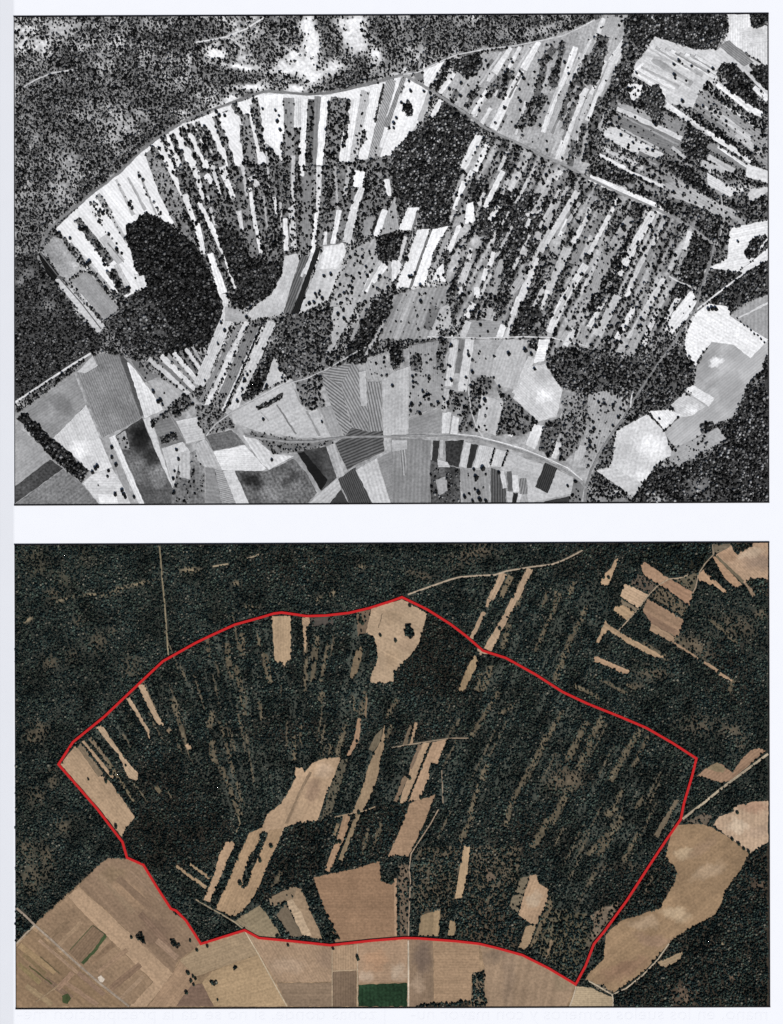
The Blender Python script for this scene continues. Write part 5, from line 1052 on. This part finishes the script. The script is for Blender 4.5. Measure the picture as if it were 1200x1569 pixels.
Tk(1,[(300,1378),(320,1390),(345,1404),(360,1413),(374,1424)],2.0,(160,146,122),'thin track above the red corner at the bottom, colour picture')
Tk(1,[(365,1250),(368,1262),(362,1275)],2.0,(140,128,104),'faint path in the wood left of the central field, colour picture',name='path')
Tk(1,[(509,1452),(509,1542)],1.2,(188,168,142),'hairline field boundary left of the small square plot, colour picture',name='path')
Tk(1,[(548,1446),(548,1542)],1.4,(196,176,150),'hairline field boundary left of the green plot, colour picture',name='path')
Tk(1,[(510,1488),(547,1486)],1.2,(200,176,146),'hairline field boundary under the small square plot, colour picture',name='path')

# clumps and single trees
Wd(1,[(622,958),(628,955),(633,963),(634,974),(630,979),(623,974),(619,967)],1.0,'dark tree clump inside the large pale top field, colour picture',name='copse',size=2.6,shade=.8)
Wd(1,[(207,1434),(213,1427),(219,1430),(224,1447),(216,1443)],.95,'left one of two dark bush clumps on the dark tan field, colour picture',name='copse',shade=.9)
Wd(1,[(262,1440),(267,1437),(278,1448),(270,1453),(264,1449)],.95,'right one of two dark bush clumps on the dark tan field, colour picture',name='copse',shade=.9)
Wd(1,[(356,1482),(364,1477),(364,1483),(358,1486)],.9,'small dark bush clump on the sandy bottom field, colour picture',name='copse')
Wd(1,[(319,1499),(331,1501),(331,1509),(325,1509)],.8,'dark bush clump left of the large sandy field, colour picture',name='copse')
Tr(1,[(606.5,982,2.4)],'lone small tree left of the clump on the pale top field, colour picture'); Tr(1,[(628,928.5,2.4)],'lone small tree near the top corner of the red line, colour picture')
Tr(1,[(136,1194,1.8)],'lone dot of a tree in the large tan left field, upper one, colour picture'); Tr(1,[(178.5,1266.5,3)],'lone round tree in the large tan left field, lower one, colour picture')
Tr(1,[(416,1296,2.8)],'lone tree on the right long tan strip, colour picture'); Tr(1,[(368,1353,3)],'lone tree beside the hedge between the two long tan strips, colour picture')
Tr(1,[(193,1173,1.6)],'tiny tree on the long tan strip at the left, colour picture')
Tr(1,[(548,1466,2.6),(549,1470,2.2)],'dark tree pair on the boundary above the green plot, colour picture'); Tr(1,[(511,1453,2.4)],'lone tree under the red line left of the small square plot, colour picture')
Tr(1,[(766,963,2.4)],'lone tree on the pale strip above the red line, colour picture'); Tr(1,[(202,1436,2.2)],'small tree left of the two bush clumps, colour picture'); Tr(1,[(292,1441,2.2)],'lone tree near the red line on the dark tan field, colour picture')
Tr(1,[(289,1491),(296,1496),(293,1503),(287,1490),(286,1521),(297,1509),(300,1500)]); Tr(1,[(318,1450),(302,1456)]); Tr(1,[(334,1532,1.8)],'tiny lone tree near the bottom edge of the sandy field, colour picture')
Tr(1,[(442,1448,2),(425,1435,2.4),(426,1433,2)]); Tr(1,[(1122,1286),(1132,1293),(1140,1300),(1147,1305,2.6),(1130,1291,1.6)]); Tr(1,[(1130,1245)],'lone tree at the edge of the pale right edge field, colour picture')
Tr(1,[(645,1222,2.6),(628,1192,2.4),(600,1350,2.8),(583,974,2.4),(808,1341,2.6),(553,948),(556,955),(552,952),(925,884),(933,885),(119,1143,2.6),(166,1192,3),(163,1197,2.8),(170,1186,2.2)])
Tr(1,[(550,1245,2.6),(521,1290,2.6),(516,1290,2.4),(398,1316,2.6),(399,1319,2.4)])
# ------------------------------------------------------------------ the red outline: plants keep clear of it
RED = [(200,1060),(235,1027),(250,1013),(275,999),(300,985),(325,973),(360,957),(400,946),(420,940),(432,938.5),(450,941),(470,944),(500,943),(535,939),(565,932),(600,921),(616,915),
       (655,934),(690,956),(715,975),(740,997),(775,1008),(820,1033),(862,1060),(900,1078),(950,1098),(990,1115),(1030,1138),(1067,1162),(1060,1190),(1048,1230),(1043,1255),(1020,1288),(1000,1318),
       (960,1380),(925,1428),(910,1446),(897,1480),(882,1508),(840,1483),(800,1463),(760,1452),(735,1446),(700,1442),(640,1437.5),(620,1437),(570,1441),(506,1448),(450,1442),(397,1437),(375,1425),
       (340,1436),(308,1446),(298,1430),(285,1410),(270,1395),(262,1392),(240,1358),(220,1325),(195,1314),(188,1290),(150,1240),(90,1171),(112,1137),(160,1098)]
s, m = poly_mask(band(RED + RED[:1], 6.4))
DENS[s] = np.where(m, 0, DENS[s])

# ------------------------------------------------------------------ bare ground under each picture
def ground(pic, label):
    f = FRAME[pic]
    nx, ny = 520, 336
    u = np.linspace(0, 1, nx); v = np.linspace(0, 1, ny)
    U, Vv = np.meshgrid(u, v)
    tl, tr, br, bl = [np.array(p) for p in f]
    X = (1 - Vv) * ((1 - U) * tl[0] + U * tr[0]) + Vv * ((1 - U) * bl[0] + U * br[0])
    Y = (1 - Vv) * ((1 - U) * tl[1] + U * tr[1]) + Vv * ((1 - U) * bl[1] + U * br[1])
    V = np.stack([wx(X), wy(Y), np.full_like(X, Z0)], -1).reshape(-1, 3)
    xi = np.clip(X.astype(int), 0, W - 1); yi = np.clip(Y.astype(int), 0, H - 1)
    if pic == 0: xi = np.clip(xi, 24, 1174); yi = np.clip(yi, 27, 768)
    else: xi = np.clip(xi, 27, 1175); yi = np.clip(yi, 838, 1540)
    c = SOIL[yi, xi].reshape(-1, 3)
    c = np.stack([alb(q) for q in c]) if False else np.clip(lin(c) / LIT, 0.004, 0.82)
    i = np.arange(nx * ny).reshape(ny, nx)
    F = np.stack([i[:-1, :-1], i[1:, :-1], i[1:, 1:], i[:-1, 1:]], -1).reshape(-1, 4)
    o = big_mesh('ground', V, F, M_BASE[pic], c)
    tag(o, label, None, None, 'structure')
ground(0, 'bare grey soil of the grey aerial picture')
ground(1, 'brown forest soil of the colour aerial picture')

# ------------------------------------------------------------------ fields, strips, tracks: each its own sheet of soil
ORD = ['', 'second', 'third', 'fourth', 'fifth', 'sixth', 'seventh', 'eighth', 'ninth', 'tenth', 'eleventh', 'twelfth', 'thirteenth', 'fourteenth', 'fifteenth', 'sixteenth', 'seventeenth', 'eighteenth', 'nineteenth', 'twentieth']
def shade_word(pic, c):
    if pic == 0:
        return 'white' if c >= 232 else 'pale' if c >= 200 else 'light grey' if c >= 170 else 'mid grey' if c >= 130 else 'dark grey' if c >= 80 else 'black'
    L = sum(c) / 3
    if c[1] > c[0] and c[1] > c[2]: return 'green'
    return 'pale tan' if L > 165 else 'tan' if L > 140 else 'brown' if L > 118 else 'dull brown'
def zone(pic, x, y):
    if pic == 0:
        if x < 265 and y < 520: return 'in the left third of the fan, grey picture'
        if x < 440 and y < 410: return 'left of the fan middle, grey picture'
        if x < 600 and y < 410: return 'right of the fan middle, grey picture'
        if x >= 925 and y < 305: return 'in the top right fields, grey picture'
        if x >= 600 and y < 95 + (x - 600) * .42: return 'above the diagonal road, grey picture'
        if x < 700 and y < 530: return 'around the centre of the grey picture'
        if x < 893 and y < 530: return 'in the open wood right of centre, grey picture'
        if y < 545: return 'in the far right strips, grey picture'
        if x < 300: return 'at the lower left, grey picture'
        if x < 600: return 'at the lower centre left, grey picture'
        return 'at the lower centre right, grey picture'
    if y < 1060 and x > 700: return 'above the red line at right, colour picture'
    if x < 320: return 'near the left corner, colour picture'
    if x < 570: return 'around the middle, colour picture'
    if x > 990: return 'at the right edge, colour picture'
    return 'right of the middle, colour picture'
auto = {}
for f in fields:
    if f['cat'] and not f['label']:
        P = np.array(f['poly']); cx, cy = P.mean(0)
        key = (f['shape'] or 'plot', shade_word(f['pic'], f['col']), zone(f['pic'], cx, cy))
        auto.setdefault(key, []).append((cx, cy, f))
for (shp, col, zn), L in auto.items():
    L.sort(key=lambda q: q[0])
    for i, (cx, cy, f) in enumerate(L):
        if len(L) == 1: f['label'] = 'only ' + col + ' ' + shp + ' ' + zn
        else:
            o = ORD[i] if i < len(ORD) else str(i + 1) + 'th'
            f['label'] = ((o + ' ') if i else '') + ('leftmost ' if i == 0 else '') + col + ' ' + shp + (' from left ' if i else ' ') + zn
        f['group'] = shp + 's ' + zn

def clip_frame(poly, pic):
    x0, x1 = 22.6, 1177.6
    f = FRAME[pic]
    y0 = max(f[0][1], f[1][1]) + .3; y1 = min(f[2][1], f[3][1]) - .3
    def cut(P, ins, inter):
        out = []
        for i in range(len(P)):
            a, b = P[i - 1], P[i]
            if ins(b):
                if not ins(a): out.append(inter(a, b))
                out.append(b)
            elif ins(a): out.append(inter(a, b))
        return out
    def ix(v): return lambda a, b: (v, a[1] + (b[1] - a[1]) * (v - a[0]) / (b[0] - a[0]))
    def iy(v): return lambda a, b: (a[0] + (b[0] - a[0]) * (v - a[1]) / (b[1] - a[1]), v)
    P = cut(poly, lambda p: p[0] >= x0, ix(x0)); P = cut(P, lambda p: p[0] <= x1, ix(x1)) if P else P
    if P and pic == 0 or P and pic == 1:
        ylo = lambda x: f[0][1] + (f[1][1] - f[0][1]) * (x - f[0][0]) / (f[1][0] - f[0][0])
        yhi = lambda x: f[3][1] + (f[2][1] - f[3][1]) * (x - f[3][0]) / (f[2][0] - f[3][0])
        P = [(x, min(max(y, ylo(x) + .3), yhi(x) - .3)) for x, y in P]
    return P

def rough_edge(P):
    """break long straight field edges up a little"""
    out = []
    n = len(P)
    for i in range(n):
        a = np.array(P[i]); b = np.array(P[(i + 1) % n])
        out.append(tuple(a))
        L = np.linalg.norm(b - a)
        k = int(L / 5)
        if k:
            d = (b - a) / L; nn = np.array([-d[1], d[0]])
            for j in range(1, k + 1):
                t = j / (k + 1)
                out.append(tuple(a + (b - a) * t + nn * random.uniform(-.7, .7)))
    return out

mats = {}
from mathutils.geometry import tessellate_polygon
from mathutils import Vector
n_strip = 0
for f in fields:
    if f['cat'] == 'field':
        P = np.array(f['poly']); x_, y_ = P[:, 0], P[:, 1]
        f['area'] = abs(np.dot(x_, np.roll(y_, 1)) - np.dot(y_, np.roll(x_, 1))) / 2
        if f['shape']: f['name'] = 'field_strip' if 'strip' in f['shape'] else 'plot'; f['cat'] = f['name'].replace('_', ' ')
        elif f['area'] < 450: f['name'] = f['cat'] = 'plot'
strips = sorted([f for f in fields if f['cat'] == 'field strip'], key=lambda f: -f['area'])
print('KINDS', len(strips), sum(f['cat'] == 'field' for f in fields), sum(f['cat'] == 'plot' for f in fields))
small = {0: ([], [], []), 1: ([], [], [])}
rest_ids = {id(f) for f in strips[298:]}
for f in fields:
    if f['cat'] and not f['stripe']:           # plough lines run along the longest side
        P = f['poly']; n = len(P)
        if 'strip' in (f['shape'] or ''):
            a_, b_ = P[0], P[n // 2 - 1]
        else:
            k = max(range(n), key=lambda i: math.dist(P[i], P[(i + 1) % n])); a_, b_ = P[k], P[(k + 1) % n]
        f['stripe'] = (round(math.degrees(math.atan2(b_[1] - a_[1], b_[0] - a_[0])), 0), random.choice((3.1, 3.8, 4.6, 6)), random.choice((.04, .07, .10)))
    st = f['stripe']
    key = (f['pic'], tuple(np.atleast_1d(f['col'])), st, f['blotch'], f['grain'], f['spots'])
    if key not in mats:
        mats[key] = soil_material('soil', mute(f['col'], f['pic']), st, f['blotch'], f['grain'], f['spots'], f['pic'])
    z = Z0 + 0.008 * f['layer']
    P = clip_frame(f['poly'], f['pic'])
    if len(P) < 3: continue
    if 'band' in f:
        n = len(P)
    else:
        P = rough_edge(P)
    V = [Vector((wx(x), wy(y), z)) for x, y in P]
    cx = sum(v.x for v in V) / len(V); cy = sum(v.y for v in V) / len(V)
    tris = tessellate_polygon([V])
    tris = [t if (V[t[1]] - V[t[0]]).cross(V[t[2]] - V[t[0]]).z > 0 else t[::-1] for t in tris]
    if id(f) in rest_ids:                     # the smallest strips past the first 300 lie together in one sheet
        vs, fs, ms = small[f['pic']]
        b0 = len(vs); vs += [tuple(v) for v in V]; fs += [tuple(b0 + i for i in tr) for tr in tris]; ms += [mats[key]] * len(tris)
        continue
    o = link_mesh(f['name'], [(v.x - cx, v.y - cy, v.z - z) for v in V], tris, mats[key])
    o.location = (cx, cy, z)
    if f['cat']: tag(o, f['label'], f['cat'], f.get('group'), 'thing')
    else: tag(o, f['label'], None, None, 'structure')

for pic, (vs, fs, ms) in small.items():
    if not vs: continue
    o = link_mesh('soil_slivers', vs, fs, None)
    um = list(dict.fromkeys(ms))
    for m_ in um: o.data.materials.append(m_)
    for p_, m_ in zip(o.data.polygons, ms): p_.material_index = um.index(m_)
    tag(o, 'small slivers of bare soil among the trees and strips of the ' + PIC[pic] + ' picture', 'soil', None, 'stuff')

# ------------------------------------------------------------------ crowns: low faceted domes
def dome(seed, seg=6):
    r = np.random.default_rng(seed)
    V = []; F = []
    for k, (rr, zz) in enumerate([(0.82, 0.0), (1.0, 0.55), (0.62, 1.12)]):
        for j in range(seg):
            a = 2 * math.pi * (j + .5 * k) / seg
            q = rr * r.uniform(.6, 1.32)
            V.append((q * math.cos(a), q * math.sin(a), zz * r.uniform(.85, 1.15) if zz else 0))
    V.append((r.uniform(-.15, .15), r.uniform(-.15, .15), 1.45))
    for k in range(2):
        for j in range(seg):
            a, b = k * seg + j, k * seg + (j + 1) % seg
            F += [(a, b, b + seg), (a, b + seg, a + seg)]
    t = len(V) - 1
    for j in range(seg): F.append((2 * seg + j, 2 * seg + (j + 1) % seg, t))
    return np.array(V), np.array(F)
DOMES = [dome(s, 5) for s in range(10)]
def foliage_tint(pic, n, shade, X, Y):
    if pic == 0:
        g = 0.007 + 0.26 * rng.random(n) ** 4.0
        c = np.stack([g, g, g], 1)
    else:
        k = rng.random(n) ** 3.0
        hue = 0.5 + 0.5 * np.sin(X * .06 + 3 * np.sin(Y * .045)) * np.sin(Y * .07 + 2)
        c = np.array([0.0070, 0.0130, 0.0138])[None] + k[:, None] * (np.array([0.046, 0.066, 0.054])[None] * (1 - hue[:, None]) + np.array([0.060, 0.073, 0.050])[None] * hue[:, None])
        w = rng.random(n) < 0.06
        c[w] = np.array([0.12, 0.115, 0.09])[None] * rng.uniform(.6, 1.2, w.sum())[:, None]
    return c * shade[:, None]

def scatter(pic):
    CELL = 2.95 if pic == 0 else 2.65
    f = FRAME[pic]
    xs = np.arange(24.5, 1176.5, CELL); ys = np.arange(min(f[0][1], f[1][1]) + 2, max(f[2][1], f[3][1]), CELL)
    X, Y = np.meshgrid(xs, ys)
    X = X + (np.arange(len(ys)) % 2)[:, None] * CELL / 2
    X = X + rng.uniform(-.5, .5, X.shape) * CELL * 1.0; Y = Y + rng.uniform(-.5, .5, Y.shape) * CELL * 1.0
    X = X.ravel(); Y = Y.ravel()
    ylo = f[0][1] + (f[1][1] - f[0][1]) * (X - f[0][0]) / (f[1][0] - f[0][0]); yhi = f[3][1] + (f[2][1] - f[3][1]) * (X - f[3][0]) / (f[2][0] - f[3][0])
    ok = (Y > ylo + 1.5) & (Y < yhi - 1.5) & (X > 24.3) & (X < 1176)
    X, Y = X[ok], Y[ok]
    xi = np.clip(X.astype(int), 0, W - 1); yi = np.clip(Y.astype(int), 0, H - 1)
    d = DENS[yi, xi] * (0.75 + 0.5 * N4[yi, xi])
    k = rng.random(len(X)) < d
    X, Y, xi, yi, d = X[k], Y[k], xi[k], yi[k], d[k]
    R = SIZE[yi, xi] * (0.93 if pic == 0 else 0.88) * np.clip(rng.lognormal(-.04, .30, len(X)), .55, 1.6)
    return X, Y, R, WOOD[yi, xi], SHADE[yi, xi] * (0.45 + 1.1 * N2[yi, xi]) if pic else SHADE[yi, xi] * (0.6 + .8 * N3[yi, xi]), DENS[yi, xi]

order = sorted(trees, key=lambda q: (q[4] is None, -q[0], -q[3]))
single_first = order[:300]
left_over = order[300:]
single_pts = []
for pic in (0, 1):
    X, Y, R, Wi, Sh, D = scatter(pic)
    # the best separated scattered trees become single trees
    quota = max(0, 300 - len(trees))
    near = (D > 0) & (D <= 0.2) & (R > 1.75)
    idx = np.where(near)[0]
    idx = idx[np.argsort(-R[idx])]
    take = idx[:max(0, (quota * 3 // 4 if pic == 0 else quota // 4))]
    for i in take: single_pts.append((pic, X[i], Y[i], R[i] * 1.12, None))
    keep = np.ones(len(X), bool); keep[take] = False
    X, Y, R, Wi, Sh = X[keep], Y[keep], R[keep], Wi[keep], Sh[keep]
    lo = [q for q in left_over if q[0] == pic]
    if lo:
        X = np.concatenate([X, [q[1] for q in lo]]); Y = np.concatenate([Y, [q[2] for q in lo]]); R = np.concatenate([R, [q[3] for q in lo]])
        Wi = np.concatenate([Wi, [w_ne if pic == 0 else w_tb] * len(lo)]); Sh = np.concatenate([Sh, [.6] * len(lo)])
    rw = [q for q in rows if q[0] == pic]
    X = np.concatenate([X, [q[1] for q in rw]]); Y = np.concatenate([Y, [q[2] for q in rw]]); R = np.concatenate([R, [q[3] for q in rw]])
    Wi = np.concatenate([Wi, [q[4] for q in rw]]).astype(int); Sh = np.concatenate([Sh, [.6] * len(rw)])
    for w in np.unique(Wi):
        q = np.where(Wi == w)[0]
        Vs, Fs, Ts = [], [], []
        base = 0
        kind = rng.integers(0, len(DOMES), len(q))
        for kd in range(len(DOMES)):
            s = q[kind == kd]
            if not len(s): continue
            V0, F0 = DOMES[kd]
            a = rng.uniform(0, 2 * math.pi, len(s)); ca, sa = np.cos(a)[:, None], np.sin(a)[:, None]
            r = (R[s] * S)[:, None]
            hgt = rng.uniform(.75, 1.25, len(s))[:, None]
            vx = (V0[None, :, 0] * ca - V0[None, :, 1] * sa) * r + wx(X[s])[:, None]
            vy = (V0[None, :, 0] * sa + V0[None, :, 1] * ca) * r * 1.12 + wy(Y[s])[:, None]
            vz = V0[None, :, 2] * r * hgt + Z0 * np.ones_like(vx)
            nv = V0.shape[0]
            Vs.append(np.stack([vx, vy, vz], -1).reshape(-1, 3))
            off = base + np.arange(len(s))[:, None, None] * nv
            Fs.append((F0[None] + off).reshape(-1, 3))
            c = foliage_tint(pic, len(s), Sh[s], X[s], Y[s])
            Ts.append(np.repeat(c, nv, 0))
            base += nv * len(s)
        p, name, label, cat = woods[int(w)] if int(w) in woods else woods[base0 if pic == 0 else base1]
        o = big_mesh(name, np.concatenate(Vs), np.concatenate(Fs), M_TREE[pic], np.concatenate(Ts))
        tag(o, label, cat, None, 'stuff')

# ------------------------------------------------------------------ single trees: a crown on a short trunk, one object each
def tree_mesh(seed, pic):
    V0, F0 = dome(100 + seed, 6)
    V = [(v[0], v[1] * 1.1, v[2] * 1.2 + .45) for v in V0]; F = [tuple(f) for f in F0]
    n = len(V)
    for z, r in ((0, .22), (.6, .14)):
        for j in range(5): V.append((r * math.cos(j * 1.2566), r * math.sin(j * 1.2566), z))
    for j in range(5): F.append((n + j, n + (j + 1) % 5, n + 5 + (j + 1) % 5, n + 5 + j))
    F.append((5, 4, 3, 2, 1, 0))
    me = bpy.data.meshes.new('tree')
    me.from_pydata(V, [], F); me.update()
    a = me.attributes.new('tint', 'FLOAT_COLOR', 'POINT')
    c = (0.016, 0.016, 0.016) if pic == 0 else (0.022, 0.032, 0.024)
    k = 0.7 + 0.6 * random.random()
    for i in range(len(V)): a.data[i].color = (*[q * k for q in c], 1) if i < n else (0.05, 0.04, 0.03, 1)
    me.materials.append(M_TREE[pic])
    return me
TM = {p: [tree_mesh(s + 20 * p, p) for s in range(8)] for p in (0, 1)}
allt = single_first + single_pts
allt = allt[:300]
def inside(poly, x, y):
    c = False
    n = len(poly)
    for i in range(n):
        ax, ay = poly[i]; bx, by = poly[(i + 1) % n]
        if (ay > y) != (by > y) and x < (bx - ax) * (y - ay) / (by - ay) + ax: c = not c
    return c
lab_of = {}
for i, (pic, x, y, r, lab) in enumerate(allt):
    if lab: key = lab
    else:
        host = None
        for f in fields:
            if f['cat'] and f['pic'] == pic and inside(f['poly'], x, y): host = f
        key = ('on', host['label']) if host else ('amid', zone(pic, x, y))
    lab_of.setdefault(key, []).append(i)
tree_label = {}
for key, L in lab_of.items():
    L.sort(key=lambda i: allt[i][1])
    for j, i in enumerate(L):
        o = ORD[j] if j < len(ORD) else str(j + 1) + 'th'
        if isinstance(key, str):
            s = key if len(L) == 1 else (('leftmost part of the ' if j == 0 else o + ' from left of the ') + key)
        else:
            wh = key[1]
            sz = 'larger' if allt[i][3] > 2.7 else 'small'
            pre = 'lone dark tree' if len(L) == 1 else 'leftmost tree' if j == 0 else 'rightmost tree' if j == len(L) - 1 else o + ' tree from left'
            if len(L) == 2: pre = ('left tree', 'right tree')[j]
            s = pre + (' on ' if key[0] == 'on' else ' amid bushes ') + wh
            for cut in (' of the grey picture', ', grey picture', ', colour picture', ' from left'):
                if len(s.split()) > 16: s = s.replace(cut, '', 1) if cut != ' from left' else s.replace(' tree from left', ' tree', 1)
            s = ' '.join(s.split()[:16])
        for cut in (' of the grey picture', ', grey picture', ', colour picture', ' small', ' dark', ' large', ' right of the', ' left of the'):
            if len(s.split()) > 16: s = s.replace(cut, '', 1)
        s = ' '.join(s.split()[:16])
        tree_label[i] = (s, key)
for i, (pic, x, y, r, lab) in enumerate(allt):
    L = LAYER[min(int(y), H - 1), min(int(x), W - 1)]
    o = bpy.data.objects.new('tree', random.choice(TM[pic]))
    COL.objects.link(o)
    o.location = (wx(x), wy(y), Z0 + .008 * int(L) - .004)
    o.rotation_euler = (0, 0, random.uniform(-.4, .4) + random.choice((0, math.pi)))
    o.scale = (r * S, r * S, r * S * random.uniform(.85, 1.15))
    tag(o, tree_label[i][0], 'tree', 'single trees of the ' + PIC[pic] + ' picture')

# ------------------------------------------------------------------ the red outline
def ribbon(name, pts, w, z0, z1, mat, closed=False):
    P = pts + pts[:1] if closed else pts
    n = len(P)
    A = [np.array(p, float) for p in P]
    V = []; F = []
    for i in range(n):
        if closed: d = A[(i + 1) % (n - 1)] - A[(i - 1) % (n - 1)]; 
        else: d = A[min(i + 1, n - 1)] - A[max(i - 1, 0)]
        d0 = (A[i] - A[i - 1]) if i else (A[i] - A[n - 2] if closed else A[1] - A[0])
        d1 = (A[i + 1] - A[i]) if i < n - 1 else (A[1] - A[0] if closed else A[i] - A[i - 1])
        d0 = d0 / np.linalg.norm(d0); d1 = d1 / np.linalg.norm(d1)
        t = d0 + d1; t = t / np.linalg.norm(t); nn = np.array([-t[1], t[0]])
        k = min(1.8, 1 / max(.3, float(np.dot(nn, [-d1[1], d1[0]]))))
        for sgn in (1, -1):
            q = A[i] + nn * sgn * w / 2 * k
            V += [(wx(q[0]), wy(q[1]), z0), (wx(q[0]), wy(q[1]), z1)]
    for i in range(n - 1):
        a = 4 * i; b = a + 4
        F += [(a + 1, b + 1, b + 3, a + 3), (a, b, b + 1, a + 1), (a + 3, b + 3, b + 2, a + 2)]
    return link_mesh(name, V, F, mat)
o = ribbon('boundary_line', RED, 3.7, Z0, 0.24, M_RED, True)
tag(o, 'bright red outline enclosing the wooded fields of the colour picture', 'outline')

# ------------------------------------------------------------------ thin black printed frames
for pic in (0, 1):
    f = FRAME[pic]
    root = bpy.data.objects.new('picture_border', None); COL.objects.link(root)
    cx = wx((f[0][0] + f[2][0]) / 2); cy = wy((f[0][1] + f[2][1]) / 2)
    root.location = (cx, cy, 0)
    tag(root, 'thin black frame line around the upper, grey aerial picture' if pic == 0 else 'thin black frame line around the lower, colour aerial picture', 'frame', None)
    for i in range(4):
        a, b = f[i], f[(i + 1) % 4]
        w = [2.0, 1.5, 2.0, 0.9][i]
        e = 0.5 * w if i % 2 else 0
        d = np.array(b, float) - np.array(a, float); d /= np.linalg.norm(d)
        a2 = np.array(a) - d * (1.0 if i % 2 == 0 else -1.0); b2 = np.array(b) + d * (1.0 if i % 2 == 0 else -1.0)
        o = ribbon('border_line', [tuple(a2), tuple(b2)], w, 0.0, 0.13, M_INK)
        me = o.data
        for v in me.vertices: v.co.x -= cx; v.co.y -= cy
        o.parent = root

# ------------------------------------------------------------------ print showing through from the back of the sheet (mirrored)
def ghost(txt, xr, xl, y, size, label):
    c = bpy.data.curves.new('show_through_text', 'FONT')
    c.body = txt; c.size = size * S * 1.35; c.align_x = 'LEFT'
    c.materials.append(M_GHOST)
    o = bpy.data.objects.new('show_through_text', c); COL.objects.link(o)
    bpy.context.view_layer.update()
    wdt = o.dimensions.x or 1
    k = (xr - xl) * S / wdt
    o.scale = (-k, 1, 1)
    o.location = (wx(xr), wy(y), 0.008)
    dg = bpy.context.evaluated_depsgraph_get()
    me = bpy.data.meshes.new_from_object(o.evaluated_get(dg))
    q = bpy.data.objects.new('show_through_text', me); COL.objects.link(q)
    q.location = o.location; q.scale = o.scale
    bpy.data.objects.remove(o)
    if not me.materials: me.materials.append(M_GHOST)
    tag(q, label, 'text', None, 'stuff')
ghost('mano, en los suelos someros y con mayor nu-', 1178, 632, 1563, 20, 'faint mirrored line of print below the colour picture, right half')
ghost('| zonas donde, si no se da la precipitación me-', 594, 30, 1563, 20, 'faint mirrored line of print below the colour picture, left half')
